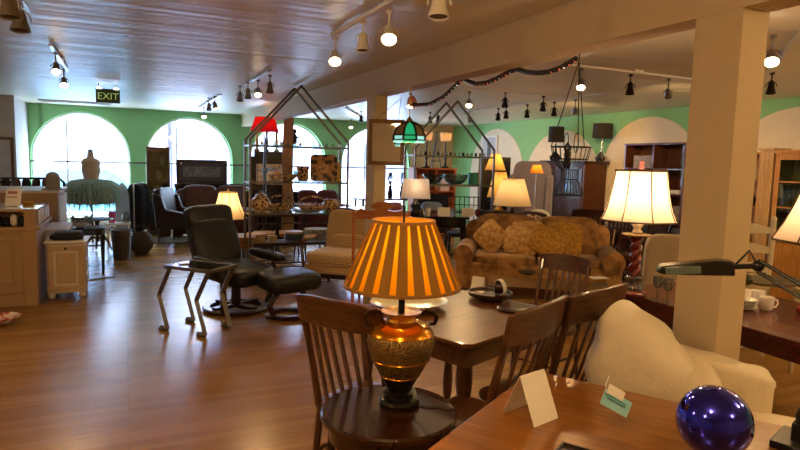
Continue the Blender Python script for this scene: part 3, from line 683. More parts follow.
# recliner
rc = at(236, 309, z=0)
t = thing('recliner', 'black leather reclining chair with headrest on round wooden base', 'recliner', (rc.x, rc.y, 0), R(32))
MB().lathe([(.30, 0), (.345, .01), (.35, .03), (.335, .045), (.27, .045), (.265, .0)], 36, closed=True).build('ring_base', M_dark_wood, t)
MB().box(0, 0, .05, .58, .07, .035).box(0, 0, .05, .07, .58, .035).lathe([(.05, .04), (.05, .2), (.035, .3)], 16).build('pedestal', M_dark_wood, t)
for sx in (-1, 1):
    MB().tube([(sx*.3, -.16, .05), (sx*.36, -.22, .28), (sx*.35, -.2, .5)], [.035, .03, .025], 8).build('side_support', M_dark_wood, t)
    MB().sup(sx*.37, -.08, .56, .13, .52, .09, .5, (4, 0, 0)).build('armrest', M_leather, t)
MB().sup(0, -.06, .41, .58, .62, .2, .45, (5, 0, 0)).build('seat_cushion', M_leather, t)
def bulge(x, y, z): return (x*(1-.06*(z/.35)**2), y, z)
MB().sup(0, .33, .68, .6, .2, .56, .45, (-17, 0, 0), f=bulge).build('backrest', M_leather, t)
for k in range(6): 
    MB().tube([(-.15+k*.06, .225-.0, .54), (-.17+k*.068, .25, .66), (-.19+k*.076, .29, .74)], [.003, .012, .004], 6).build('pleat', M_leather, t)
MB().sup(0, .43, .95, .58, .19, .3, .42, (-12, 0, 0)).build('headrest', M_leather, t)
ot = at(289, 316, z=0)
t = thing('ottoman', 'black leather footstool on ring base in front of the recliner', 'footstool', (ot.x, ot.y, 0), R(18))
MB().lathe([(.19, 0), (.235, .01), (.24, .028), (.225, .04), (.17, .04), (.165, 0)], 32, closed=True).build('ring_base', M_dark_wood, t)
for sx in (-1, 1): MB().tube([(sx*.19, 0, .04), (sx*.23, 0, .14), (sx*.14, 0, .26), (sx*.05, 0, .3)], [.032, .03, .026, .022], 8).build('side_support', M_dark_wood, t)
MB().sup(0, 0, .38, .6, .46, .19, .42, (3, 0, 0)).build('cushion', M_leather, t)
# zigzag table
c4 = [at(171.6, 331, z=0), at(186, 321, z=0), at(212, 338, z=0), at(228, 328, z=0)]
cc = sum(c4, Vector())/4; ax = ((c4[2]-c4[0])+(c4[3]-c4[1])); rz = math.atan2(ax.y, ax.x)
t = thing('zigzag_table', 'small steel table with zigzag legs and black glass top before the recliner', 'table', (cc.x, cc.y, 0), rz)
hx = ax.length/4*.9; dy = ((c4[1]-c4[0])+(c4[3]-c4[2])).length/4
for sx in (-1, 1):
    for sy in (-1, 1):
        X_ = sx*hx; Y_ = sy*dy
        m_ = MB(); pth = [(X_+.04, Y_, .6), (X_-.10, Y_, .33), (X_-.0, Y_, .02), (X_-.09, Y_, .015)]
        for a, b in zip(pth, pth[1:]): m_.tube([a, b], .026, 4)
        m_.build('leg', mat('satin_steel', '#77726c', .35, .8, var=.08), t)
MB().bb(-hx-.02, hx+.07, -dy-.015, -dy+.015, .59, .62).bb(-hx-.02, hx+.07, dy-.015, dy+.015, .59, .62).bb(-hx-.03, -hx, -dy, dy, .59, .62).bb(hx+.04, hx+.07, -dy, dy, .59, .62).build('top_frame', MATS['satin_steel'], t, bevel=.003)
MB().bb(-hx, hx+.04, -dy+.015, dy-.015, .60, .618).build('glass_top', M_dglass, t)
t2 = thing('coaster', 'small white round dish on the corner of the black glass table', 'coaster', (cc.x-.12, cc.y+.08, .62)); MB().lathe([(.001, 0), (.045, 0), (.05, .012), (.001, .01)], 20).build('dish', M_ceramic, t2)

# gabled glass shelves
def gable_shelf(label, c_px, d, lx, rx, ys, eave_px, peak_px, dep=.34, m=M_dsteel):
    Yf = at(c_px, 160, d=d).y
    x0, x1 = at(lx, 160, Y=Yf).x, at(rx, 160, Y=Yf).x; xc = (x0+x1)/2; w = (x1-x0)/2
    ez = at(c_px, eave_px, Y=Yf).z; pz = min(at(c_px, peak_px, Y=Yf).z, H-.03)
    t = thing('gabled_shelf', label, 'shelf', (xc, Yf, 0))
    for sy in (0, dep):
        for sx in (-w, w): MB().box(sx, sy, ez/2, .028, .028, ez).build('post', m, t, bevel=.003)
        for sx in (-1, 1):
            a = math.atan2(pz-ez, w); l = math.hypot(pz-ez, w)
            MB().box(sx*w/2, sy, (ez+pz)/2, l+.02, .028, .028, (0, sx*math.degrees(a), 0)).build('gable_bar', m, t, bevel=.003)
    zs = []
    for yy in ys:
        zz = at(c_px, yy, Y=Yf).z; zs.append(zz)
        f = MB()
        for sy in (0, dep): f.box(0, sy, zz-.014, 2*w, .02, .02)
        for sx in (-w, w): f.box(sx, dep/2, zz-.014, .02, dep, .02)
        fr = f.build('shelf_frame', m, t)
        MB().bb(-w+.01, w-.01, .01, dep-.01, zz-.004, zz+.004).build('glass_shelf', M_shelfglass, fr)
    zr = .22; f = MB()
    for sy in (0, dep): f.box(0, sy, zr, 2*w, .02, .02)
    for sx in (-w, w): f.box(sx, dep/2, zr, .02, dep, .02)
    f.build('lower_rail', m, t)
    return Yf, xc, w, zs
M_talav = fabric_pattern('painted_majolica', '#6a3418', '#d8b888', 'floral', 26, .25)
M_talav2 = fabric_pattern('painted_majolica_dark', '#3c1a10', '#c7a06c', 'floral', 30, .25)
Y1, X1, W1, Z1 = gable_shelf('steel shelf with house shaped gable and glass shelves behind the recliner', 299, 7.7, 250, 348, (146, 182, 213), 141, 86)
Y2, X2, W2, Z2 = gable_shelf('second gabled metal shelf near the green glass pendant behind the sofa', 455, 8.8, 415, 494, (156, 185, 212), 149, 101)
def vessel(name, cat, label, loc, prof, m, sc=1, n=24, group=None, th=.006):
    t = thing(name, label, cat, loc, 0, group); t.scale = (sc,)*3
    MB().shell(prof, th, n).lathe([(.001, prof[0][1]), (prof[0][0], prof[0][1]), (prof[0][0], prof[0][1]+.006), (.001, prof[0][1]+.006)], n).build(name+'_body', m, t)
    return t
P_bowl = [(.05, 0), (.09, .02), (.14, .07), (.16, .11)]
P_vase = [(.06, 0), (.08, .05), (.07, .12), (.085, .18), (.09, .2)]
P_jar = [(.07, 0), (.12, .05), (.13, .12), (.1, .18), (.06, .2)]
def onshelf(px, k, dy=.16): return (at(px, 160, Y=Y1+dy).x, Y1+dy, Z1[k]+.0045)
def onshelf2(px, k, dy=.16): return (at(px, 160, Y=Y2+dy).x, Y2+dy, Z2[k]+.0045)
t = vessel('ginger_jar', 'jar', 'round lidded brown painted jar at left of lower glass shelf', onshelf(261, 2), P_jar, M_talav, 1.0)
MB().lathe([(.001, .195), (.075, .195), (.07, .225), (.03, .24), (.015, .27), (.001, .275)], 20).build('lid', M_talav2, t)
t = vessel('basket_bowl', 'bowl', 'wide brown painted bowl with arched handle left of centre on lower shelf', onshelf(280, 2), [(.08, 0), (.13, .02), (.19, .07), (.2, .1)], M_talav2, 1.0)
MB().tube([(.19*math.cos(PI*i/12), 0, .09+.12*math.sin(PI*i/12)) for i in range(13)], .012, 8).build('handle', M_talav2, t)
t = vessel('basket_bowl', 'bowl', 'wide painted bowl with arched handle right of centre on lower shelf', onshelf(313, 2), [(.09, 0), (.14, .02), (.21, .07), (.22, .1)], M_talav, 1.0)
MB().tube([(.2*math.cos(PI*i/12), 0, .09+.11*math.sin(PI*i/12)) for i in range(13)], .014, 8).build('handle', M_talav, t)
t = vessel('pitcher', 'pitcher', 'brown painted pitcher at right end of lower glass shelf', onshelf(331, 2), P_jar, M_talav2, .85)
MB().tube([(.09, 0, .18), (.16, 0, .17), (.17, 0, .1), (.12, 0, .06)], .012, 8).build('handle', M_talav2, t)
t = vessel('oval_dish', 'dish', 'pale green oval dish standing flat in front on the lower shelf', onshelf(304, 2, .07), [(.1, 0), (.14, .015), (.17, .03)], mat('green_glaze', '#9aa880', .25), 1.0)
vessel('bowl', 'bowl', 'brown patterned footed bowl in middle of the middle shelf', onshelf(288, 1), P_bowl, M_talav, .8)
vessel('vase', 'vase', 'brown painted vase beside the square plate on middle shelf', onshelf(303, 1), P_vase, M_talav2, 1.0)
vessel('bowl', 'bowl', 'white and brown patterned bowl at left on the middle shelf', onshelf(276, 1), P_bowl, fabric_pattern('white_brown_glaze', '#8c5a34', '#e8dcc8', 'floral', 34, .25), .7)
t = thing('glass_goblet', 'clear glass goblet at the left end of the middle shelf', 'glass', onshelf(265, 1))
MB().lathe([(.001, 0), (.04, 0), (.04, .004), (.006, .01), (.006, .08), (.001, .085)], 16).shell([(.006, .08), (.04, .11), (.045, .17)], .003, 18).build('goblet_body', M_vessel, t)
p = onshelf(324, 1, .1)
t = thing('square_plate', 'large square brown painted plate with star pattern standing on middle shelf', 'plate', p, R(-15))
MB().sup(0, .02, .18, .36, .03, .36, .25, (-8, 0, 0)).build('plate_body', fabric_pattern('star_glaze', '#2f1309', '#b98a58', 'floral', 14, .3), t)
m_ = MB()
for k in range(8): m_.box(.045*math.cos(k*PI/4), -.006-.0*k, .18+.045*math.sin(k*PI/4), .04, .008, .018, (-8, -math.degrees(k*PI/4), 0))
m_.build('star_motif', mat('cream_glaze', '#d8c09a', .3), t); MB().box(0, .05, .03, .1, .09, .05).build('plate_stand', M_iron, t)
t = thing('figurine', 'yellow and white ornament at the right end of middle shelf', 'ornament', onshelf(338, 1))
MB().lathe([(.04, 0), (.05, .02), (.03, .06), (.045, .12), (.03, .17), (.04, .21), (.02, .25), (.001, .26)], 16).build('figure_body', mat('yellow_glaze', '#c9a640', .3, var=.3, scale=30), t)
t = thing('glass_goblet', 'small clear glass goblet between bowl and vase on middle shelf', 'glass', onshelf(296, 1, .25))
MB().lathe([(.001, 0), (.03, 0), (.03, .004), (.005, .01), (.005, .06), (.001, .065)], 16).shell([(.005, .06), (.03, .09), (.033, .13)], .003, 18).build('goblet_body', M_vessel, t)
for k in range(13):
    o = tag(MB().lathe([(.001, 0), (.018, 0), (.024, .012), (.016, .03), (.02, .04), (.001, .042)], 12).build('tealight_glass', M_vessel if k % 3 else M_ceramic), 'tiny glass ornament in the row on the top shelf of the gabled shelf behind recliner', 'ornament', 'tiny ornaments on the top glass shelf')
    put(o, onshelf(262+k*6.4, 0, .1+.05*(k % 2)))
# coffee cups and baskets low behind shelf
for i, (px, py, m, lb, w_) in enumerate([(262, 243, mat('straw', '#b49a6c', .9, var=.2), 'round straw box on low stool behind gabled shelf, leftmost', .13), (301, 240, mat('blue_grey_tin', '#3d4650', .5), 'round blue grey tin with pale lid behind gabled shelf', .13), (325, 237, fabric_pattern('checked_tin', '#c4b696', '#4c4436', 'check', 30), 'wide patterned round box behind gabled shelf beside plaid armchair', .19)]):
    q = at(px, py, z=.5)
    t = thing('round_box', lb, 'box', (q.x, q.y+.4, .46)); MB().lathe([(.001, 0), (w_, 0), (w_, .09), (.001, .09)], 28).build('box_body', m, t, bevel=.003); MB().lathe([(.001, .088), (w_+.005, .088), (w_+.005, .12), (.001, .125)], 28).build('lid', M_pine if i != 2 else m, t)
q = at(292, 242, z=.5); q2 = at(279, 242, z=.5)
t = thing('bench', 'long low dark bench carrying round boxes behind the gabled shelf', 'bench', (q.x+.12, q.y+.42, 0), R(0))
MB().bb(-.72, .62, -.22, .22, .42, .46).build('seat', M_dark_wood, t, bevel=.004)
for sx in (-.66, .56):
    for sy in (-.18, .18): MB().box(sx, sy, .21, .05, .05, .42).build('leg', M_dark_wood, t)
t = tag(MB().box(0, 0, .04, .12, .08, .08).build('yellow_box', fabric_pattern('straw_check', '#d6bf7a', '#5a4824', 'check', 40)), 'small pale yellow patterned box between two round boxes', 'box'); put(t, (q2.x, q2.y+.4, .46))

# ---------------------------------------------------------------- chairs
def turned(r, z0, z1, n=9):
    pr = []
    for i in range(n):
        u = i/(n-1); pr.append((r*(1+.28*math.sin(u*PI*3))*(.75+.35*u), z0+(z1-z0)*u))
    return pr
def slat_chair(name, label, m=M_chair, mh=M_chair_h, W=.44, Dp=.42, hh=.98, n=6, crest=.13, seatm=None, group=None, cat='chair', simple=False):
    t = thing(name, label, cat, group=group)
    sh = .45
    if seatm: MB().sup(0, 0, sh, W+.02, Dp+.02, .09, .35).build('seat', seatm, t)
    else: MB().sup(0, 0, sh-.012, W+.03, Dp+.03, .045, .3).build('seat', mh, t)
    for sx in (-1, 1):
        MB().lathe(turned(.019, 0, sh-.02), 10, (sx*(W/2-.035), -Dp/2+.04, 0)).build('leg', m, t)
        MB().tube([(sx*(W/2-.03), Dp/2+.04, 0), (sx*(W/2-.03), Dp/2-.02, sh-.02)], [.016, .02], 8).build('leg', m, t)
        MB().tube([(sx*(W/2-.02), Dp/2-.02, sh-.02), (sx*(W/2-.005), Dp/2+.02, .68), (sx*(W/2+.0), Dp/2+.1, hh-.04)], [.02, .018, .017], 8).build('back_post', m, t)
    # curved crest rail
    nn = 10; vs = []; fs = []
    for i in range(nn+1):
        u = -1+2*i/nn; X_ = u*(W/2+.025); cv = -.045*(1-u*u)*-1
        yb = Dp/2+.085+cv; top = hh+.02*(1-abs(u)**3)-.0
        for (dy_, z_) in ((-.011, hh-crest), (-.011, top), (.013, top), (.013, hh-crest)):
            vs.append((X_, yb+dy_+(.02*(z_-hh+crest)/crest), z_))
    for i in range(nn):
        for j in range(4): fs.append((i*4+j, i*4+(j+1) % 4, (i+1)*4+(j+1) % 4, (i+1)*4+j))
    fs += [(0, 1, 2, 3), (nn*4, nn*4+3, nn*4+2, nn*4+1)]
    MB()._add(vs, fs).build('crest_rail', mh, t, bevel=.005)
    s_ = MB()
    for k in range(n):
        u = -1+2*(k+.5)/n; X_ = u*(W/2-.05); cv = .045*(1-u*u)
        s_.box(X_*1.0, (Dp/2-.03+Dp/2+.085+cv)/2+.01, (sh+hh-crest)/2+.01, .024, .011, hh-crest-sh+.01, (-math.degrees(math.atan2(.11+cv, hh-crest-sh)), 0, 0))
    s_.build('back_slats', m, t, bevel=.003)
    MB().tube([(-W/2+.035, -Dp/2+.04, .16), (W/2-.035, -Dp/2+.04, .16)], .011, 8).build('stretcher', m, t)
    for sx in (-1, 1): MB().tube([(sx*(W/2-.035), -Dp/2+.04, .2), (sx*(W/2-.03), Dp/2+.02, .2)], .011, 8).build('stretcher', m, t)
    return t
def frame_chair(label, m, seatm, W=.48, Dp=.46, hh=.92, cat='chair', name='dining_chair', group=None, back='rails'):
    """upholstered-seat side chair with curved top rail"""
    t = thing(name, label, cat, group=group)
    MB().sup(0, 0, .46, W, Dp, .1, .4).build('seat', seatm, t)
    MB().box(0, -Dp/2+.02, .4, W-.04, .025, .05).box(0, Dp/2-.02, .4, W-.04, .025, .05).box(-W/2+.02, 0, .4, .025, Dp-.04, .05).box(W/2-.02, 0, .4, .025, Dp-.04, .05).build('seat_rail', m, t)
    for sx in (-1, 1):
        MB().tube([(sx*(W/2-.03), -Dp/2+.03, .42), (sx*(W/2-.03), -Dp/2+.02, 0)], [.024, .014], 8).build('leg', m, t)
        MB().tube([(sx*(W/2-.03), Dp/2+.06, 0), (sx*(W/2-.03), Dp/2-.02, .42), (sx*(W/2-.02), Dp/2, .6), (sx*(W/2-.01), Dp/2+.08, hh-.03)], [.014, .022, .019, .016], 8).build('leg', m, t)
    MB().tube([(u*(W/2), Dp/2+.08, hh-.03+.05*(1-u*u)) for u in [-1+i/5 for i in range(11)]], .024, 8).build('top_rail', m, t)
    MB().tube([(u*(W/2-.03), Dp/2+.03, .66+.03*(1-u*u)) for u in [-1+i/5 for i in range(11)]], .014, 8).build('cross_rail', m, t)
    return t
M_seat_beige = mat('beige_seat_fabric', '#b58a5c', .85, var=.1)
fc = frame_chair('', M_dark_wood, M_seat_beige)
fl = ['dark dining chair with beige seat behind gabled shelf, leftmost of its row', 'dark dining chair with beige seat behind gabled shelf, second of its row', 'dark dining chair with beige seat behind gabled shelf, third of its row', 'dark dining chair with beige seat behind gabled shelf, rightmost of its row']
for i, (px, y_) in enumerate([(262, 9.6), (287, 9.6), (313, 9.6), (339, 9.6)]):
    p = at(px, 200, Y=y_); o = fc if i == 0 else clone(fc, (0, 0, 0)); put(o, (p.x, y_, 0), R(180), .88); o['label'] = fl[i]; o['group'] = 'beige seated chairs behind the gabled shelf'
# long dark table those chairs stand at
t = thing('long_table', 'long dark dining table behind the row of beige seated chairs', 'table', (3.15, 10.35, 0), R(0))
MB().bb(-1.3, 1.3, -.4, .3, .72, .76).bb(-1.2, 1.2, -.32, .25, .64, .72).build('tabletop', M_dark_wood, t, bevel=.004)
for sx in (-1.15, 1.15):
    for sy in (-.28, .2): MB().lathe(turned(.035, 0, .64), 12, (sx, sy, 0)).build('leg', M_dark_wood, t)
# red sofa far back below third window
s = sofa('red_sofa', 'dark red sofa below the third arched window', 'sofa', 1.8, .85, .88, .44, .6, mat('maroon_fabric', '#4f1416', .8, var=.12), 3, 3)
put(s, (3.75, 12.9, 0), R(0))
# framed mirror on stand, red lamp, wooden plank
p = at(270, 200, Y=11.6)
t = thing('wall_mirror', 'dark wide framed mirror standing below the red lampshade', 'mirror', (p.x, 11.6, 1.0), R(-12))
f_ = MB(); f_.bb(-.38, .38, -.02, .02, 0, .12).bb(-.38, .38, -.02, .02, .52, .66).bb(-.38, -.26, -.02, .02, .12, .52).bb(.26, .38, -.02, .02, .12, .52).bb(-.3, .3, -.02, .02, .66, .76)
f_.build('frame', M_blackgloss, t, bevel=.005); MB().bb(-.26, .26, -.008, .0, .12, .52).build('mirror_glass', mat('mirror_silver', '#e8e8e8', .03, 1, var=0), t)
t = thing('chest', 'black chest under the dark framed mirror behind gabled shelf', 'chest', (p.x+.05, 11.65, 0), R(-12))
MB().bb(-.5, .5, -.2, .22, .08, 1.0).build('case', M_blackgloss, t, bevel=.006)
for k in range(3):
    dr = MB().bb(-.46, .46, -.215, -.2, .14+k*.28, .39+k*.28).build('drawer', M_blackgloss, t, bevel=.004)
    for sx in (-.2, .2): MB().ball(sx, -.23, .265+k*.28, .015, 10).build('knob', M_brass, dr)
for sx in (-.44, .44):
    for sy in (-.15, .17): MB().box(sx, sy, .04, .06, .06, .08).build('foot', M_blackgloss, t)
q = at(266, 124, Y=10.75)
zb = at(266, 131, Y=10.75).z; zt = at(266, 117, Y=10.75).z
lamp('floor_lamp', 'lamp with bright red flared shade behind the first gabled shelf', (q.x, 10.85, 0), 0, [(.14, 0), (.15, .02), (.04, .06), (.025, .3), (.045, .6), (.02, .9), (.03, 1.3), (.012, zb-.05)], M_dark_wood, [(.25, zb), (.21, (zb+zt)/2), (.17, zt)], M_shade_red, 3.2, finial=False)
q = at(287, 190, Y=11.0)
t = thing('carved_plank', 'tall weathered wooden plank with carved figures standing behind gabled shelf', 'carving', (q.x, 11.0, 0), R(-15))
zt = at(287, 114, Y=11.0).z
MB().prism([(-.11, 0), (.12, 0), (.13, .7), (.1, 1.3), (.12, zt-.1), (.08, zt), (-.06, zt-.03), (-.1, 1.6), (-.08, 1.1)], 'y', -.03, .03).build('plank', wood('weathered_plank', '#8a6444', '#c09a74', .8, 0, 'z'), t, bevel=.01)
m_ = MB()
for k in range(5): m_.sup(.0+.03*(-1)**k, -.035, 1.25+k*.17, .09, .04, .13, .8)
m_.build('carving', MATS['weathered_plank'], t)
t = thing('black_cherub', 'small black figure perched high on the carved plank', 'ornament', (q.x+.13, 10.98, 1.9))
MB().sup(0, 0, .1, .1, .08, .2, .8).ball(0, 0, .24, .045).build('figure_body', M_iron, t); MB().tube([(0, 0, .15), (.08, -.03, .12)], .015).build('arm', M_iron, t)
for i, px in enumerate((256, 263, 274)):
    q = at(px, 140, Y=11.7); z_ = 1.76
    o = tag(MB().lathe([(.05, 0), (.06, .02), (.02, .05), (.03, .2), (.02, .3), (.035, .4), (.03, .45), (.001, .46)], 16).build('candlestick', M_brass if i != 1 else M_dsteel), ['brass candlestick on dark mirror top, leftmost', 'grey candlestick on dark mirror top, middle', 'brass candlestick on dark mirror top, rightmost'][i], 'candlestick', 'candlesticks on the dark mirror'); put(o, (q.x*0+2.33+.19*i, 11.62, z_))
# plaid armchair
ap = at(343, 289, z=0)
M_plaid = fabric_pattern('gold_plaid', '#dcc094', '#94683e', 'check', 36)
t = thing('plaid_armchair', 'gold plaid armchair with open wooden arms behind the amber lamp', 'armchair', (ap.x, ap.y, 0), R(-42)); t.scale = (1.12, 1.12, 1.02)
MB().sup(0, -.06, .42, .66, .66, .17, .38).build('seat_cushion', M_plaid, t)
MB().sup(0, -.02, .30, .68, .68, .1, .2).build('seat_base', M_plaid, t)
MB().box(0, -.34, .225, .64, .03, .05).box(0, .3, .225, .64, .03, .05).box(-.32, 0, .225, .03, .64, .05).box(.32, 0, .225, .03, .64, .05).build('wood_rail', M_dark_wood, t, bevel=.004)
MB().sup(0, .3, .68, .64, .17, .56, .3, (-12, 0, 0)).build('backrest', M_plaid, t)
MB().sup(0, .16, .56, .44, .14, .22, .55, (-12, 0, 0)).build('lumbar_cushion', M_plaid, t)
for sx in (-1, 1):
    MB().tube([(sx*.34, -.3, .3), (sx*.37, -.3, .5), (sx*.37, -.26, .6)], [.018, .02, .022], 8).tube([(sx*.37, -.32, .6), (sx*.38, -.1, .63), (sx*.35, .25, .64)], [.03, .024, .022], 8).build('arm', M_chair, t)
    MB().sup(sx*.375, -.1, .645, .07, .26, .04, .6).build('arm_pad', M_plaid, t)
    for sy in (-.3, .3): MB().tube([(sx*.3, sy, .22), (sx*.32, sy*1.05, 0)], [.025, .014], 8).build('leg', M_dark_wood, t)
# gilt mirror hung at the far column
t = thing('hanging_mirror', 'gilt framed mirror hanging from cords on the far column', 'mirror', (BX+.045, 5.72, 1.585), CY)
f_ = MB(); w_, h_ = .185, .47
f_.bb(-w_, w_, -.015, .015, 0, .04).bb(-w_, w_, -.015, .015, h_-.04, h_).bb(-w_, -w_+.04, -.015, .015, .04, h_-.04).bb(w_-.04, w_, -.015, .015, .04, h_-.04)
f_.build('frame', mat('worn_gilt', '#6a4820', .45, .4, var=.2), t, bevel=.005); MB().bb(-w_+.04, w_-.04, -.004, .004, .04, h_-.04).build('mirror_glass', MATS['mirror_silver'], t)
m_ = MB(); m_.tube([(-.1, 0, h_), (.14, .0, h_+.22)], .003, 6).tube([(.14, 0, h_+.22), (.14, 0, 2.31-1.59)], .003, 6).tube([(.12, 0, h_), (.14, 0, h_+.22)], .003, 6); m_.build('cord', M_dsteel, t)
# headboard
p = at(355, 215, d=5.75); p2 = at(408, 215, d=5.75)
t = thing('headboard', 'carved light wooden headboard with wavy crest behind the amber lampshade', 'headboard', ((p.x+p2.x)/2, (p.y+p2.y)/2, 0), CY)
hw = (p2-p).length/2; z1 = at(380, 212, d=5.75).z
MB().prism([(-hw, z1-.07), (hw, z1-.07), (hw, z1-.02), (hw-.05, z1+.03), (hw-.12, z1+.01), (hw-.2, z1+.02), (.12, z1+.05), (.05, z1+.10), (-.05, z1+.10), (-.12, z1+.05), (-hw+.2, z1+.02), (-hw+.12, z1+.01), (-hw+.05, z1+.03), (-hw, z1-.02)], 'y', -.015, .015).build('panel', wood('ginger_wood', '#8a4a20', '#b9703a', .35, .3), t, bevel=.004)
for sx in (-1, 1): MB().box(sx*(hw+.01), 0, (z1+.02)/2, .03, .03, z1+.02).build('post', MATS['ginger_wood'], t, bevel=.004)
MB().box(0, -.02, z1-.04, 2*hw-.1, .012, .012).build('moulding', MATS['ginger_wood'], t)
# stained glass pendant
p = at(409, 138, d=5.5)
t = thing('stained_glass_pendant', 'green and white stained glass dome pendant hanging right of gilt mirror', 'pendant lamp', tuple(p))
Rr = .155; seg = 8
def dome(a, u):  # u 0 at crown, 1 at rim
    r_ = Rr*math.sin(u*PI/2)**.9*(1.0) ; return Vector((r_*math.cos(a), r_*math.sin(a), .165*math.cos(u*PI/2)-.02))
M_gg = mat('green_stained_glass', '#1c8a58', .2, var=.2, emit='#1fae72', es=.5); M_gw = mat('cream_stained_glass', '#6a5238', .25, var=.2, emit='#b08050', es=.06)
ld = MB()
for k in range(seg):
    a0, a1 = 2*PI*k/seg, 2*PI*(k+1)/seg
    m_ = MB(); us = [.12, .4, .68, .84]
    for u0, u1 in zip(us, us[1:]): m_._add([dome(a0, u0), dome(a1, u0), dome(a1, u1), dome(a0, u1)], [(0, 1, 2, 3)])
    m_.build('glass_panel', (M_gg if k % 4 == 1 else mat('dark_amber_glass', '#3a2416', .25, var=.2)) if k % 2 else M_gw, t)
    m_ = MB()._add([dome(a0, .84), dome(a1, .84), dome(a1, 1)-Vector((0, 0, .02)), dome(a0, 1)-Vector((0, 0, .02))], [(0, 1, 2, 3)]); m_.build('rim_panel', mat('pale_blue_stained_glass', '#8fd0cc', .25, var=.1, emit='#8fd8d0', es=.6) if k % 2 == 0 else M_gg, t)
    ld.tube([dome(a0, u) for u in (.08, .2, .4, .6, .84, 1)], .011, 6)
for u in (.84, .999, .12): ld.tube([dome(2*PI*k/24, u) for k in range(24)], .006, 6, closed=True)
ld.build('leading', mat('dark_leading', '#1a120c', .5, .5, var=0), t)
MB().lathe([(.001, .14), (.04, .145), (.025, .17), (.008, .19), (.001, .2)], 14).tube([(0, 0, .19), (0, 0, 2.322-p.z)], .004, 6).build('chain', M_brass, t)
MB().ball(0, 0, .06, .035).build('bulb', M_bulb, t); light('POINT', (p.x, p.y, p.z-.02), 2.0, '#ffd8a0', .04)

# ================================================================== DINING GROUP
A = Vector((1.49, 2.39)); u = Vector((.93, .36)).normalized(); v = Vector((-u.y, u.x)); rzt = math.atan2(u.y, u.x)
tc_ = A+u*.5+v*.47
t = thing('dining_table', 'brown oak dining table with stacked extension leaf behind the amber lamp', 'table', (tc_.x, tc_.y, 0), rzt)
MB().prism([(-.5+.04, -.47), (.5-.04, -.47), (.5, -.43), (.5, .43), (.46, .47), (-.46, .47), (-.5, .43), (-.5, -.43)], 'z', .728, .75).build('tabletop', M_dtable, t, bevel=.004)
MB().bb(-.46, .56, -.44, .44, .70, .726).build('extension_leaf', M_dtable, t, bevel=.004)
MB().bb(-.42, .42, -.40, -.38, .6, .70).bb(-.42, .42, .38, .40, .6, .70).bb(-.42, -.40, -.38, .38, .6, .7).bb(.40, .42, -.38, .38, .6, .7).build('apron', M_dtable, t)
for sx in (-.38, .38):
    for sy in (-.36, .36): MB().lathe(turned(.033, 0, .62, 14), 14, (sx, sy, 0)).build('leg', M_chair, t)
CH_ = slat_chair('dining_chair', 'slat backed oak chair, the nearer of two with backs to the honey table', hh=1.05, W=.47, Dp=.42, n=6)
crest = at(537, 304, z=1.05); rz = rzt+PI+R(5)
off = Vector((-math.sin(rz), math.cos(rz)))*.3
put(CH_, (crest.x-off.x, crest.y-off.y, 0), rz)
crest = at(597, 289, z=1.05); rz2 = rz-R(8); off = Vector((-math.sin(rz2), math.cos(rz2)))*.3
clone(CH_, (crest.x-off.x+.0, crest.y-off.y, 0), rz2, 'slat backed oak chair squeezed between the nearer chair and cream armchair')
crest = at(568, 255, z=.92); rz3 = R(-70); off = Vector((-math.sin(rz3), math.cos(rz3)))*.3
clone(CH_, (crest.x-off.x, crest.y-off.y, 0), rz3, 'slat backed oak chair at far end of dining table before the gold sofa', sc=.86)
crest = at(340, 298, z=1.0); rz4 = R(122); off = Vector((-math.sin(rz4), math.cos(rz4)))*.28
clone(CH_, (crest.x-off.x, crest.y-off.y, 0), rz4, 'dark slat backed chair directly behind the round stand with amber lamp', sc=.94)
# on the table
p = at(409, 308, z=.75)
t = tag(MB().shell([(.001, .004), (.12, .005), (.18, .022), (.21, .045)], .008, 36).build('platter', mat('speckled_cream_glaze', '#d8cfae', .2, var=.12, scale=40, coat=.4)), 'large shallow cream glass platter on dining table behind amber shade', 'platter'); put(t, (p.x, p.y, .75)); t.scale = (1.15, .95, 1)
p = at(490, 299, z=.75)
t = thing('wooden_tray', 'round dark wooden lazy susan on the dining table', 'tray', (p.x, p.y, .75))
MB().lathe([(.001, .0), (.07, 0), (.08, .02), (.14, .024), (.145, .05), (.135, .05), (.13, .034), (.001, .034)], 36).build('tray_body', M_dark_wood, t)
t = thing('napkin_ring', 'dark round wooden holder with white band on the lazy susan', 'holder', (p.x+.055, p.y-.03, .785), R(30))
MB().lathe([(.02, -.035), (.044, -.03), (.048, 0), (.044, .03), (.02, .035)], 20, (0, 0, .048), (90, 0, 20)).build('ring_body', M_dark_wood, t)
MB().lathe([(.047, -.012), (.052, -.012), (.052, .012), (.047, .012)], 20, (-.02, -.012, .052), (80, 0, 60), closed=True).build('white_band', M_paper, t)
t = tag(MB().box(0, 0, .004, .045, .03, .006).build('price_tag', M_paper), 'tiny white tag lying on the lazy susan edge', 'tag'); put(t, (p.x-.08, p.y-.01, .80), R(20))
def tent_card(label, loc, rz, w, h, name='tent_card'):
    t = thing(name, label, 'card', loc, rz)
    MB().box(0, -.0, h/2, w, .0015, h, (-16, 0, 0)).build('front_leaf', M_paper, t); MB().box(0, h*.29, h/2, w, .0015, h, (16, 0, 0)).build('rear_leaf', M_paper, t)
    return t
p = at(477, 291, z=.75); tent_card('small folded white card standing behind the lazy susan', (p.x, p.y, .75), R(-60), .09, .1)
p = at(497, 322, z=.75)
t = tag(MB().lathe([(.001, 0), (.10, 0), (.11, .01), (.1, .016), (.001, .016)], 28).build('trivet', M_dark_wood), 'dark flat round trivet at the right edge of dining table', 'trivet'); q = at(515, 310, z=.75); put(t, (q.x, q.y, .75))

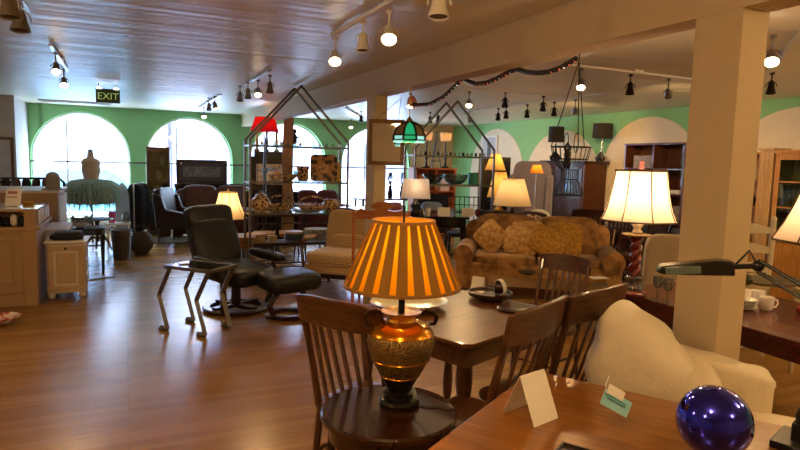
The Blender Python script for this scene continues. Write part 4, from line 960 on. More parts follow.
# round stand with the amber lamp
rc = at(389, 409, z=.58)
t = thing('round_table', 'round dark wooden stand carrying the amber urn lamp', 'table', (rc.x, rc.y, 0), R(20))
rad = (at(458, 408, z=.58)-at(320, 408, z=.58)).length/2*.98
MB().lathe([(.001, .548), (rad-.02, .548), (rad, .556), (rad, .572), (rad-.008, .58), (.001, .58)], 56).build('tabletop', wood('dark_cherry', '#200d06', '#3e1c0e', .22, .5), t)
ap_ = MB(); ap_.lathe([(rad-.05, .47), (rad-.035, .47), (rad-.035, .548), (rad-.05, .548)], 40, closed=True); ap_.build('apron', MATS['dark_cherry'], t)
for k in range(4):
    a = k*PI/2+.6; MB().tube([(math.cos(a)*(rad-.05), math.sin(a)*(rad-.05), .53), (math.cos(a)*(rad-.03), math.sin(a)*(rad-.03), .3), (math.cos(a)*(rad+.0), math.sin(a)*(rad+.0), 0)], [.024, .018, .014], 10).build('leg', MATS['dark_cherry'], t)
    MB().box(math.cos(a)*(rad-.02), math.sin(a)*(rad-.02), .545, .03, .03, .03, (0, 0, math.degrees(a))).build('corner_block', MATS['dark_cherry'], t, bevel=.003)
lb = at(399, 403, z=.58)
t = thing('urn_lamp', 'large amber lamp with pleated gold shade and embossed bronze urn base', 'lamp', (lb.x, lb.y, .58), R(-18))
MB().lathe([(.001, 0), (.085, 0), (.092, .012), (.086, .028), (.062, .034), (.06, .05), (.078, .058), (.06, .066), (.001, .066)], 8, a0=PI/8).build('plinth', mat('dark_carved_plinth', '#1a120c', .4, .2, var=.2), t, ang=25)
def urn_mat():
    m = mat('embossed_bronze', '#8a6a3a', .4, .75, var=0); nt = m.node_tree; N = nt.nodes; L = nt.links; b = N['Principled BSDF']
    tc = N.new('ShaderNodeTexCoord'); sp = N.new('ShaderNodeSeparateXYZ'); L.new(tc.outputs['Object'], sp.inputs[0])
    vo = N.new('ShaderNodeTexVoronoi'); vo.feature = 'DISTANCE_TO_EDGE'; vo.inputs['Scale'].default_value = 62; mp = N.new('ShaderNodeMapping'); mp.inputs['Scale'].default_value = (1, 1, 1.6)
    no = N.new('ShaderNodeTexNoise'); no.inputs['Scale'].default_value = 9; L.new(tc.outputs['Object'], no.inputs['Vector'])
    mxv = N.new('ShaderNodeMix'); mxv.data_type = 'VECTOR'; mxv.inputs[0].default_value = .12; L.new(tc.outputs['Object'], mxv.inputs['A']); L.new(no.outputs['Color'], mxv.inputs['B'])
    L.new(mxv.outputs['Result'], mp.inputs[0]); L.new(mp.outputs[0], vo.inputs['Vector'])
    r = N.new('ShaderNodeValToRGB'); r.color_ramp.elements[0].position = .02; r.color_ramp.elements[1].position = .12
    r.color_ramp.elements[0].color = srgb('#b09058'); r.color_ramp.elements[1].color = srgb('#6c5834')
    L.new(vo.outputs['Distance'], r.inputs[0]); L.new(r.outputs[0], b.inputs['Base Color'])
    bp = N.new('ShaderNodeBump'); bp.inputs['Strength'].default_value = .9; bp.inputs['Distance'].default_value = .006; bp.invert = True
    L.new(vo.outputs['Distance'], bp.inputs['Height']); L.new(bp.outputs[0], b.inputs['Normal']); return m
M_agold = mat('amber_gold', '#b9791c', .22, .9, var=.12, scale=12)
MB().lathe([(.05, .066), (.054, .074), (.068, .10), (.084, .13)], 40).build('urn_foot', mat('dark_bronze', '#3a2c18', .3, .8, var=.15), t)
MB().lathe([(.083, .128), (.092, .14), (.118, .19), (.138, .24), (.146, .28), (.143, .305), (.138, .317)], 48).build('urn_body', urn_mat(), t)
MB().lathe([(.139, .316), (.134, .328), (.116, .347), (.088, .363), (.068, .37)], 48).build('urn_shoulder', M_agold, t)
MB().lathe([(.066, .364), (.058, .378), (.062, .39), (.085, .402), (.088, .41), (.07, .408), (.001, .40)], 40).build('urn_neck', mat('embossed_gold', '#c89a3c', .3, .9, var=.3, scale=60, bump=.6, bscale=60), t)
for zz, rr in ((.132, .086), (.205, .127), (.317, .139)): MB().tube([(math.cos(2*PI*k/40)*rr, math.sin(2*PI*k/40)*rr, zz) for k in range(40)], .003, 6, closed=True).build('urn_band', MATS['amber_gold'], t)
for sx in (-1, 1): MB().tube([(sx*.075, 0, .395), (sx*.105, 0, .412), (sx*.14, 0, .405), (sx*.155, 0, .38), (sx*.145, 0, .352), (sx*.122, 0, .35)], [.008, .011, .011, .01, .009, .008], 10).build('handle', MATS['dark_bronze'], t)
MB().tube([(0, 0, .40), (0, 0, .54)], .014, 12).tube([(0, 0, .54), (0, 0, .86)], .005, 8).build('stem', M_iron, t)
z0, z1, rb, rt_ = .522, .795, .244, .128
SHt = .005
m_ = MB(); k = 96
m_._add([(r_*math.cos(2*PI*j/k), r_*math.sin(2*PI*j/k), z_) for r_, z_ in ((rb-.006, z0), (rt_-.005, z1)) for j in range(k)], [(j, (j+1) % k, k+(j+1) % k, k+j) for j in range(k)])
sh = m_.build('lamp_shade', shade_mat('amber_lining', '#f0a818', .62), t)
m_ = MB(); npl = 21
for q in range(npl):
    a0 = 2*PI*(q+.0)/npl; ab = 2*PI/npl
    for wd0, wd1, r_ in ((.60, .66, .0),):
        b0, b1, t0, t1 = a0, a0+ab*.64, a0-ab*.07, a0+ab*.74
        i_ = lambda rr, aa, z_: (rr*math.cos(aa), rr*math.sin(aa), z_)
        m_._add([i_(rb, b0, z0), i_(rb+.007, (b0+b1)/2, z0), i_(rb, b1, z0), i_(rt_, t0, z1), i_(rt_+.004, (t0+t1)/2, z1), i_(rt_, t1, z1)], [(0, 1, 4, 3), (1, 2, 5, 4)])
m_.build('shade_pleats', shade_mat('bronze_gold_pleat_cloth', '#8f6a34', .05), sh, ang=80)
for r_, z_, nm in ((rb, z0, 'bottom'), (rt_, z1, 'top')):
    MB().lathe([(r_-.004, z_-.006), (r_+.006, z_-.006), (r_+.006, z_+.006), (r_-.004, z_+.006)], 96, closed=True).build('shade_trim', mat('gold_braid', '#8f6428', .6, var=.1), sh)
MB().tube([(-rt_, 0, z1-.01), (rt_, 0, z1-.01)], .003).tube([(0, -rt_, z1-.01), (0, rt_, z1-.01)], .003).build('harp', M_brass, t)
MB().ball(0, 0, .64, .03).build('bulb', M_bulb, t)
light('POINT', (lb.x, lb.y, .58+.67), 3.4, '#ffc060', .04)
MB().tube([(.07, -.03, .004), (.12, -.06, .004), (.16, -.055, .004), (.2, -.09, .004), (.235, -.085, .003)], .0025, 6).build('cord', M_black, t)

# ================================================================== FOREGROUND TABLE
K = Vector((1.56, 1.985)); uu = Vector((-.85, -.527)); vv = Vector((.527, -.85))
rzf = math.atan2(vv.y, vv.x); ctr = K+uu*.55+vv*.62
t = thing('display_table', 'honey coloured oak table in right foreground with folded white card', 'table', (ctr.x, ctr.y, 0), rzf)
# local x along vv, local y along -uu
MB().bb(-.62, .62, -.55, .55, .728, .76).build('tabletop', M_orange, t, bevel=.008)
MB().bb(-.56, .56, -.49, .49, .63, .728).build('apron', M_orange, t)
for sx in (-.52, .52):
    for sy in (-.45, .45): MB().box(sx, sy, .315, .07, .07, .63).build('leg', M_orange, t, bevel=.006)
p = at(530, 416, z=.76)
t = thing('tent_card', 'large folded white card standing on the honey coloured foreground table', 'card', (p.x, p.y, .76), R(14))
MB().box(0, -.035, .078, .13, .0015, .168, (-24, 0, 0)).build('front_leaf', M_paper, t); MB().box(0, .035, .078, .13, .0015, .168, (24, 0, 0)).build('rear_leaf', M_paper, t)
p = at(714, 421, z=.868)
t = thing('gazing_ball', 'shiny cobalt blue mirrored glass ball on the foreground table', 'ball', (p.x, p.y, .76))
MB().lathe([(.107*math.sin(PI*i/32), .107-.107*math.cos(PI*i/32)) for i in range(33)], 48).build('glass_sphere', mat('cobalt_mirror_glass', '#1c20ee', .03, .97, var=0, coat=1), t, ang=180)
MB().lathe([(.03, -.0), (.045, 0), (.045, .008), (.03, .012)], 28, closed=True).build('ring_foot', MATS['cobalt_mirror_glass'], t)
p = at(585, 447, z=.76)
t = thing('small_tray', 'thin dark wooden tray at the bottom edge of foreground table', 'tray', (p.x-.06, p.y-.06, .76), rzf)
MB().bb(-.08, .08, -.05, .05, 0, .006).bb(-.08, .08, .044, .05, .006, .014).bb(-.08, .08, -.05, -.044, .006, .014).bb(-.08, -.074, -.05, .05, .006, .014).bb(.074, .08, -.05, .05, .006, .014).build('tray_body', M_dark_wood, t)
# black swing arm desk lamp
Bp = at(803, 447, z=.76); El = at(858, 325, d=1.78); Hd = at(758, 266, d=2.0); T1 = at(733, 267, d=2.02); T2 = at(655, 270, d=2.1)
t = thing('desk_lamp', 'black swing arm desk lamp reaching in from the right edge', 'lamp', (Bp.x, Bp.y, .76))
L_ = lambda q: tuple(Vector(q)-Vector((Bp.x, Bp.y, .76)))
MB().box(0, 0, .012, .17, .15, .024, (0, 0, 20)).build('foot_plate', M_black, t, bevel=.004)
MB().box(0, 0, .05, .07, .06, .06, (0, 0, 20)).lathe([(.022, .07), (.03, .1), (.02, .13)], 16).build('clamp_block', M_black, t, bevel=.004)
sd = Vector((math.cos(CY), math.sin(CY), 0))
for s_ in (-.012, .012):
    MB().tube([Vector(L_(Vector((Bp.x, Bp.y, .88))))+Vector((0, 0, s_)), Vector(L_(El))+Vector((0, 0, s_))], .006, 8).build('lower_arm', M_black, t)
    MB().tube([Vector(L_(El))+Vector((0, 0, s_*1.6)), Vector(L_(Hd))+Vector((0, 0, s_*1.6))], .0065, 8).build('upper_arm', M_black, t)
MB().ball(*L_(El), .025).build('elbow', M_black, t); MB().ball(*L_(Hd), .02).tube([L_(Hd), L_(T1)], .009, 8).tube([L_(Hd), tuple(Vector(L_(Hd))+Vector((-.02, .02, .05))), L_(T1)], .004, 6).build('head_joint', M_black, t)
dirh = (T2-T1); ln = dirh.length; mid = (T1+T2)/2; ah = math.degrees(math.atan2(dirh.y, dirh.x)); el = math.degrees(math.asin(dirh.z/ln))
hm = Matrix.Translation(Vector(L_(mid))) @ Matrix.Rotation(R(ah), 4, 'Z') @ Matrix.Rotation(-R(el), 4, 'Y')
def xf(o): o.matrix_local = hm; return o
hd = xf(MB().prism([(-ln/2, -.026), (-ln/2, .022), (-ln/2+.05, .028), (ln/2-.02, .018), (ln/2, 0), (ln/2-.02, -.012)], 'y', -.036, .036).build('lamp_head', mat('black_enamel', '#101012', .25, var=0, coat=.4), t, bevel=.006))
MB().bb(-.02, ln/2-.03, -.039, .039, -.013, .014).build('diffuser', mat('grey_green_lens', '#5f6f68', .25, var=0, coat=.5), hd, bevel=.003)
m_ = MB()
for k in range(5): m_.bb(-.09+k*.012, -.086+k*.012, -.034, .034, -.012, .021)
m_.build('cooling_fins', M_dsteel, hd)

# cream leather armchair
t = thing('cream_armchair', 'overstuffed cream leather armchair behind the foreground table with blue tag', 'armchair', (2.175, 1.565, 0), R(47))
MB().sup(0.06, -.0, .25, .42, .56, .34, .25).build('base', M_cream_leather, t)
MB().sup(.05, -.2, .50, .46, .58, .2, .5, (3, 0, 0), 28, 16).build('seat_cushion', M_cream_leather, t)
bk = MB().sup(.05, .32, .78, .48, .43, .54, .74, (-16, 0, 0), 36, 22, f=lambda x, y, z: (x, y*(1-.5*max(0, z)/.27)+.01*math.sin(z*34+x*9), z+.008*math.sin(x*18+y*25))).build('back_cushion', M_cream_leather, t)
MB().sup(.05, .06, .64, .42, .2, .40, .6, (-22, 0, 0), 28, 16, f=lambda x, y, z: (x, y+.008*math.sin(z*40), z)).build('lumbar_cushion', M_cream_leather, t)
MB().sup(.07, .34, .5, .4, .14, .62, .3, (-8, 0, 0)).build('back_frame', M_cream_leather, t)
MB().sup(.27, -.0, .64, .17, .50, .32, .38, (2, 0, 0), 32, 20, f=lambda x, y, z: (x*(1+.25*max(0, z)/.2), y+.01*math.sin(z*38), z+.022*math.sin(y*8)+.006*math.sin(x*50+y*30))).build('arm', M_cream_leather, t)
MB().sup(-.13, -.0, .38, .12, .50, .34, .38, (2, 0, 0), 28, 18).build('arm', M_cream_leather, t)
for sx in (-.18, .22):
    for sy in (-.22, .24): MB().lathe([(.025, 0), (.03, .09)], 12, (sx, sy, 0)).build('foot', M_dark_wood, t)
t = thing('price_tag', 'pale blue printed price tag hanging from the cream armchair', 'tag', tuple(at(616, 403, d=1.92)), CY)
MB().box(0, 0, 0, .10, .002, .052, (-20, 28, 0)).build('tag_card', mat('pale_blue_card', '#96d2dc', .7, var=.02), t)
m_ = MB()
for k in range(4): m_.box(-.006+k*.006, -.004-.004*k*-1-.006, .016-k*.012, .078-.012*(k % 2), .001, .0035, (-20, 28, 0))
m_.build('printing', mat('blue_print', '#3f7f8c', .7, var=0), t); MB().tube([(-.03, 0, .03), (-.03, .02, .05), (-.01, .05, .07)], .0015, 6).build('string', M_white, t)
MB().box(.0, .006, .033, .06, .002, .03, (-20, 28, 0)).build('care_label', M_paper, t)

# ================================================================== RIGHT DESK
t = thing('sideboard_desk', 'long dark red mahogany desk behind the near column', 'desk', (3.64, 2.25, 0), R(-2))
MB().bb(-.48, .48, -1.15, 1.0, .715, .75).build('desktop', M_mahog, t, bevel=.005)
MB().bb(-.43, .43, -1.1, .95, .62, .715).build('apron', M_mahog, t)
for sy in (-1.05, .62): 
    pd_ = MB().bb(-.40, .40, sy, sy+.3, .06, .62).build('pedestal', M_mahog, t, bevel=.004)
    for k in range(2): MB().bb(-.412, -.40, sy+.02, sy+.28, .1+k*.26, .34+k*.26).build('drawer', M_mahog, pd_, bevel=.003)
for sx in (-.4, .4):
    for sy in (-1.05, .92): MB().box(sx, sy, .31, .05, .05, .62).build('leg', M_mahog, t)
bp_ = at(633, 294, z=.75)
t = thing('twist_lamp', 'tall lamp with red barley twist column and cream panelled shade', 'lamp', (bp_.x, bp_.y, .75))
MB().lathe([(.001, 0), (.085, 0), (.09, .015), (.07, .03), (.001, .03)], 28).build('base', M_redwood, t)
MB().lathe([(.05, .03), (.062, .05), (.05, .09), (.058, .12), (.05, .135)], 24, wob=lambda j, i: 1+.05*(j % 2)).build('glass_collar', M_vessel, t)
m_ = MB()
for s_ in range(2):
    m_.tube([(.02*math.cos(i*.42+s_*PI), .02*math.sin(i*.42+s_*PI), .13+.27*i/29) for i in range(30)], .023, 10)
m_.tube([(0, 0, .13), (0, 0, .4)], .02, 10)
m_.build('twist_column', M_redwood, t)
MB().lathe([(.001, .4), (.04, .4), (.095, .412), (.1, .42), (.03, .424), (.001, .424)], 32).build('brass_dish', mat('pale_brass', '#c9b184', .25, .8, var=.05), t)
MB().lathe([(.02, .424), (.035, .435), (.022, .46), (.042, .485), (.03, .515), (.02, .53)], 24).build('crystal_neck', mat('milky_glass', '#e6ddc8', .15, var=.05, coat=.5), t)
MB().tube([(0, 0, .52), (0, 0, .86)], .005).build('harp', M_brass, t)
prof = [(.25, .515), (.222, .58), (.198, .67), (.182, .76), (.17, .855)]
m_ = MB(); nr = 8; k = nr*6; vs = []
for r_, z_ in prof:
    for j in range(k):
        ph = (j % 6)/6; q = r_*(1-.03*math.sin(PI*ph)); a = 2*PI*j/k+.35; vs.append((q*math.cos(a), q*math.sin(a), z_))
m_._add(vs, [(i*k+j, i*k+(j+1) % k, (i+1)*k+(j+1) % k, (i+1)*k+j) for i in range(len(prof)-1) for j in range(k)])
sh = m_.build('lamp_shade', shade_mat('ivory_silk', '#f6e6cc', .55), t)
M_braid = mat('dark_braid', '#5f4a38', .8, var=.1)
m_ = MB()
for q in range(nr): a = 2*PI*q/nr+.35; m_.tube([(r_*1.004*math.cos(a), r_*1.004*math.sin(a), z_) for r_, z_ in prof], .004, 6)
m_.build('shade_ribs', M_braid, sh)
for (r_, z_) in (prof[0], prof[-1]): MB().tube([(r_*(1-.03*math.sin(PI*(j % 6)/6))*math.cos(2*PI*j/k+.35), r_*(1-.03*math.sin(PI*(j % 6)/6))*math.sin(2*PI*j/k+.35), z_) for j in range(k)], .0065, 6, closed=True).build('shade_trim', M_braid, sh)
MB().lathe([(.001, .865), (.02, .87), (.012, .9), (.018, .915), (.001, .925)], 14).tube([(-.165, 0, .85), (.165, 0, .85)], .003).build('finial', mat('rose_glass', '#c97a6a', .2, var=0, emit='#ff9a80', es=.2), t)
MB().ball(0, 0, .66, .035).build('bulb', M_bulb, t); light('POINT', (bp_.x, bp_.y, 1.44), 16, '#ffd0a0', .045)
def cup(label, loc, rz, sc=1, group=None):
    t = thing('cup', label, 'cup', loc, rz, group); t.scale = (sc,)*3
    MB().shell([(.028, 0), (.036, .008), (.042, .05), (.044, .085)], .003, 24).lathe([(.001, .002), (.03, .002), (.03, .006), (.001, .006)], 20).build('cup_body', M_ceramic, t)
    MB().tube([(.042, 0, .07), (.062, 0, .068), (.068, 0, .045), (.056, 0, .022), (.039, 0, .018)], .005, 8).build('handle', M_ceramic, t)
    return t
q = at(766, 310, z=.75); cup('white cup with handle to the right, front of two on desk', (q.x, q.y, .75), R(-30), 1.0)
q = at(757, 303, z=.75); cup('white cup half hidden behind the front cup on desk', (q.x, q.y, .75), R(200), 1.0)
q = at(744, 309, z=.75); PL = ['white plate at the bottom of the stack beside cups', 'white plate second from bottom of the stack beside cups', 'white plate third from bottom of the stack beside cups', 'white plate fourth from bottom of stack beside cups', 'white plate on top of the stack beside cups']
for k in range(5):
    o = tag(MB().shell([(.03, 0), (.055, .006), (.075, .016)], .003, 28).lathe([(.001, 0), (.03, 0), (.03, .004), (.001, .004)], 20).build('plate', M_ceramic), PL[k], 'plate', 'stacked white plates on the desk'); put(o, (q.x, q.y, .75+.0125*k))
cup('white cup standing on the stack of plates', (q.x, q.y, .75+.0125*4+.008), R(60), .8)
for k, (px, py) in enumerate([(657, 299), (667, 302)]):
    q = at(px, py, z=.75)
    t = thing('wine_glass', ['clear stemmed glass left of column on the desk, left one', 'clear stemmed glass touching column edge on the desk, right one'][k], 'glass', (q.x, q.y, .75), 0, 'stemmed glasses on the desk')
    MB().lathe([(.001, 0), (.032, 0), (.03, .004), (.005, .008), (.004, .07), (.001, .072)], 20).build('glass_foot', M_vessel, t); MB().shell([(.004, .07), (.028, .09), (.034, .125), (.028, .155)], .0015, 20).build('glass_bowl', M_vessel, t)
q = at(765, 285, z=.75)
t = tag(MB().lathe([(.001, .004), (.16, .004), (.2, .02), (.21, .035), (.195, .03), (.16, .012), (.001, .012)], 32).build('serving_tray', mat('pewter', '#8c8478', .35, .8, var=.1)), 'oval pewter tray at back of the mahogany desk', 'tray'); put(t, (q.x+.1, q.y, .75)); t.scale = (1.3, .9, 1)
q = at(725, 288, z=.75)
t = tag(MB().sup(0, 0, .05, .34, .22, .1, .6).build('handbag', M_blackgloss), 'black handbag lying on the mahogany desk behind the column', 'bag'); put(t, (q.x+.12, q.y+.05, .75))
q = at(828, 250, d=3.25)
lamp('desk_table_lamp', 'table lamp with wide cream panelled shade cut by right picture edge', (q.x, q.y, .75), 0, [(.08, 0), (.085, .02), (.03, .05), (.06, .15), (.07, .25), (.03, .36), (.012, .48)], M_redwood,
     [(.27, .50), (.215, .60), (.17, .71), (.135, .82)], shade_mat('ivory_silk', '#f6e6cc', .55), 9, ribs=8, ribm=M_braid)
q = at(800, 315, z=.75)
t = thing('red_ornament', 'small red carved ornament on the desk at right picture edge', 'ornament', (q.x+.03, q.y, .75))
MB().sup(0, 0, .03, .09, .06, .06, .7).ball(.03, 0, .06, .025).build('ornament_body', M_redwood, t)

# ================================================================== SOFA GROUP
M_sofa = fabric_pattern('gold_brown_chenille', '#74502c', '#ab7f4c', 'noise', 7)
M_pil1 = fabric_pattern('gold_damask', '#a87c44', '#d2a96c', 'noise', 20)
M_pil2 = fabric_pattern('gold_floral', '#946a2c', '#c8963c', 'noise', 34)
fp = at(535, 299, z=0); rzs = R(-36)
sx_, sy_ = math.sin(rzs), math.cos(rzs)
s = sofa('gold_sofa', 'large gold brown upholstered sofa with rolled arms and loose pillows', 'sofa', 2.02, .92, .90, .42, .56, M_sofa, 2, 2, .22)
sc_ = Vector((fp.x-sx_*.48, fp.y+sy_*.48, 0)); put(s, sc_, rzs)
def on_sofa(lx, ly, z): # local sofa coords to world
    return (sc_.x+lx*sy_-ly*sx_*1, sc_.y+lx*sx_+ly*sy_, z)
def pillow(label, lx, ly, z, w_, h_, tilt, roll, m):
    o = tag(MB().sup(0, 0, 0, w_, .15, h_, .3, (tilt, roll, 0), 28, 14, f=lambda x, y, z: (x, y*(1-.55*min(1, (abs(2*x/w_)**3+abs(2*z/h_)**3))), z)).build('pillow', m), label, 'pillow', 'loose pillows on the gold sofa'); put(o, on_sofa(lx, ly, z), rzs)
pillow('gold pillow standing on its corner at left end of gold sofa', -.58, -.12, .70, .36, .36, -20, 42, M_pil1)
pillow('flat gold pillow leaning beside the corner standing pillow', -.20, -.14, .66, .42, .36, -25, 6, M_sofa if False else M_pil1)
pillow('small gold pillow peeping behind the flat gold pillow', -.12, .02, .74, .40, .34, -18, -4, M_pil1)
pillow('large floral gold pillow standing at right half of sofa', .34, .02, .70, .46, .42, -18, 3, M_pil2)
pillow('pale floral pillow leaning sideways before the large floral pillow', .13, -.15, .66, .44, .38, -28, 28, M_pil2)
# low table between sofa and dining table
q = at(548, 284, z=.40)
t = thing('coffee_table', 'low dark wooden coffee table in front of the gold sofa', 'table', (q.x, q.y, 0), rzs)
MB().bb(-.62, .62, -.27, .27, .37, .40).bb(-.56, .56, -.22, .22, .30, .37).build('tabletop', M_chair_h, t, bevel=.004)
for sx in (-.55, .55):
    for sy in (-.2, .2): MB().box(sx, sy, .15, .05, .05, .3).build('leg', M_chair, t)
q = at(598, 278, z=.40); t = tag(MB().box(0, 0, .004, .2, .14, .004).build('paper_sheet', M_paper), 'white paper sheet lying on the low coffee table', 'paper'); put(t, (q.x, q.y, .40), R(-10))
q = at(527, 274, z=.40); t = tag(MB().lathe([(.001, .003), (.08, .003), (.11, .03), (.1, .03), (.001, .01)], 20).build('ashtray', M_iron), 'dark shallow dish on the low coffee table', 'dish'); put(t, (q.x, q.y, .40))

# ---------------------------------------------------------------- table behind with white lamp and cards
q = at(434, 216, d=8.2); TZ = q.z
tA, tB = at(386, 216, d=8.15), at(474, 215, d=8.15)
t = thing('console_table', 'long black topped console table carrying the white shaded lamp', 'table', ((tA.x+tB.x)/2, (tA.y+tB.y)/2+.15, 0), CY)
hw = (tB-tA).length/2
MB().bb(-hw, hw, -.17, .2, TZ-.03, TZ).bb(-hw+.04, hw-.04, -.14, .17, TZ-.15, TZ-.03).build('tabletop', M_blackgloss, t, bevel=.003)
for sx in (-hw+.06, hw-.06):
    for sy in (-.12, .15): MB().box(sx, sy, (TZ-.15)/2, .05, .05, TZ-.15).build('leg', M_blackgloss, t)
q = at(415, 217, d=8.3)
zb_ = at(415, 198, d=8.3).z-TZ; zt_ = at(415, 179, d=8.3).z-TZ
t = lamp('white_lamp', 'lamp with boxy off white shade and black ceramic base on console', (q.x, q.y, TZ), CY, [(.07, 0), (.08, .02), (.055, .08), (.07, .15), (.03, .19)], M_black, [(.2, zb_), (.17, zt_)], M_shade_white, 1.6, '#ffd8b0', rect=((.2, .13), (.17, .11)), finial=False)
for i, (px, lb, rr) in enumerate([(445, 'wide white folded card on the black console, left of two', -20), (469, 'white folded card tilted on the black console, right of two', -50)]):
    q = at(px, 215, d=8.2); tent_card(lb, (q.x, q.y+.03, TZ), R(rr), .17, .12)
for i, (px, m, lb) in enumerate([(427, M_vessel, 'small clear glass beside black lamp base on console'), (432, M_ceramic, 'small white cup with black handle on console'), (458, M_vessel, 'clear glass standing between the two white cards'), (482, M_redwood, 'little red figure at right end of the black console')]):
    q = at(px-4, 214, d=8.28); o = tag(MB().shell([(.03, 0), (.035, .05), (.04, .1)], .004, 14).lathe([(.001, 0), (.03, 0), (.03, .006), (.001, .006)], 12).build(['drinking_glass', 'cup', 'drinking_glass', 'figurine'][i], m), lb, ['glass', 'cup', 'glass', 'figurine'][i]); put(o, (q.x, q.y, TZ))
# items on second gabled shelf
vessel('glass_bowl', 'bowl', 'scalloped clear glass bowl at left of second shelf middle level', onshelf2(434, 1), [(.05, 0), (.1, .03), (.15, .1), (.17, .15)], M_vessel, 1.0)
vessel('glass_bowl', 'bowl', 'wide cut glass bowl in centre of second shelf middle level', onshelf2(456, 1), [(.08, 0), (.15, .04), (.2, .12), (.21, .16)], M_vessel, .95)
vessel('teal_vase', 'vase', 'square teal glazed vase on middle level of second gabled shelf', onshelf2(474, 1), [(.07, 0), (.085, .02), (.08, .16), (.09, .19)], mat('teal_glaze', '#3f8f86', .2, var=.1), .95)
for k in range(16):
    o = tag(MB().lathe([(.001, 0), (.018, 0), (.022, .014), (.014, .03), (.02, .05), (.001, .054)], 10).build('tealight_glass', [M_vessel, M_iron, M_brass][k % 3]), 'tiny ornament in the row on top level of the second gabled shelf', 'ornament', 'tiny ornaments on second shelf top'); put(o, onshelf2(421+k*4.2, 0, .08+.12*(k % 2)))
# wood hutch behind with candle lamps
q = at(434, 200, Y=11.6); hz = at(434, 168, Y=11.6).z; hL, hR_ = at(416, 180, Y=11.6).x, at(456, 180, Y=11.6).x
t = thing('hutch', 'orange wooden hutch with open shelves behind the second gabled shelf', 'cabinet', ((hL+hR_)/2, 11.6, 0))
w2 = (hR_-hL)/2
b_ = MB(); b_.bb(-w2, -w2+.04, 0, .4, 0, hz).bb(w2-.04, w2, 0, .4, 0, hz).bb(-w2, w2, .38, .4, 0, hz).bb(-w2-.02, w2+.02, -.02, .41, hz-.04, hz).bb(-.02, .02, 0, .38, 0, hz)
for zz in (.05, .55, 1.0): b_.bb(-w2, w2, 0, .38, zz-.015, zz+.015)
b_.build('case', wood('red_pine', '#8a3f1c', '#c06a34', .4, .2), t, bevel=.004)
for i, px in enumerate((428, 447)):
    q = at(px, 160, Y=11.7)
    lamp('candle_lamp', ['small candle lamp with tan pleated shade on the hutch, left one', 'small candle lamp with tan pleated shade on the hutch, right one'][i], (q.x, 11.78, hz), 0, [(.09, 0), (.1, .02), (.03, .05), (.02, .15), (.035, .22), (.015, .35), (.015, .58)], M_iron, [(.11, .6), (.125, .7), (.13, .78)], shade_mat('tan_shade_cloth', '#dcb98c', .45), .9, group='candle lamps on the hutch', finial=False)
q = at(437, 160, Y=11.7)
t = thing('easel', 'black triangular plate easel between the two candle lamps', 'easel', (q.x, 11.75, hz))
MB().tube([(-.13, 0, 0), (0, 0, .75), (.13, 0, 0)], .01, 6).tube([(-.1, 0, .15), (.1, 0, .15)], .01, 6).tube([(0, 0, .75), (0, .15, 0)], .01, 6).ball(0, 0, .77, .025).build('easel_frame', M_iron, t)
for i, (dx, c_, lb) in enumerate([(-.28, '#c8763a', 'round tan plate standing in left opening of the hutch'), (.25, '#c4b8d8', 'pale lilac box in right opening of the hutch')]):
    o = MB().lathe([(.001, 0), (.15, 0), (.17, .02), (.001, .012)], 24, (0, 0, .17), (80, 0, 0)).build('plate', mat('g_'+c_[1:], c_, .4)) if i == 0 else MB().box(0, 0, .14, .22, .2, .28).build('box', mat('g_'+c_[1:], c_, .6))
    tag(o, lb, 'plate' if i == 0 else 'box'); put(o, ((hL+hR_)/2+dx, 11.75, 1.015))
# white chair pillow, armchairs beyond
M_pblue = mat('pale_blue_cloth', '#a8bcd6', .8, var=.06)
q = at(440, 203, Y=9.9)
t = thing('slipper_chair', 'dark upholstered chair holding a pale blue pillow beyond the console', 'chair', (q.x, 10.1, 0), R(-20))
MB().sup(0, 0, .4, .62, .6, .2, .3).build('seat', mat('charcoal_cloth', '#231d1e', .8), t); MB().sup(0, .28, .72, .62, .14, .6, .3, (-8, 0, 0)).build('backrest', MATS['charcoal_cloth'], t)
for sx in (-.26, .26):
    for sy in (-.24, .26): MB().box(sx, sy, .16, .04, .04, .32).build('leg', M_dark_wood, t)
o = tag(MB().sup(0, 0, 0, .42, .14, .36, .5, (-15, 0, 0)).build('pillow', M_pblue), 'pale blue pillow on the dark chair beyond the console', 'pillow'); put(o, (q.x-.05, 10.13, .7), R(-20))
q = at(466, 205, d=10.3)
t = thing('wicker_basket_chair', 'dark open weave metal basket chair behind the teal vase', 'chair', (q.x, q.y, 0), R(-25))
m_ = MB()
for k in range(9): m_.tube([(-.32+k*.08, .0, .40), (-.34+k*.085, .24, .62), (-.33+k*.083, .3, 1.05)], .008, 5)
for zz in (.45, .6, .75, .9, 1.04): m_.tube([(-.34, .18 if zz < .6 else .27, zz), (.34, .18 if zz < .6 else .27, zz)], .008, 5)
m_.build('backrest', M_iron, t); MB().sup(0, -.05, .42, .64, .5, .08, .4).build('seat', MATS['charcoal_cloth'], t)
for sx in (-.28, .28):
    for sy in (-.24, .2): MB().tube([(sx, sy, .4), (sx*1.1, sy*1.1, 0)], .014).build('leg', M_iron, t)
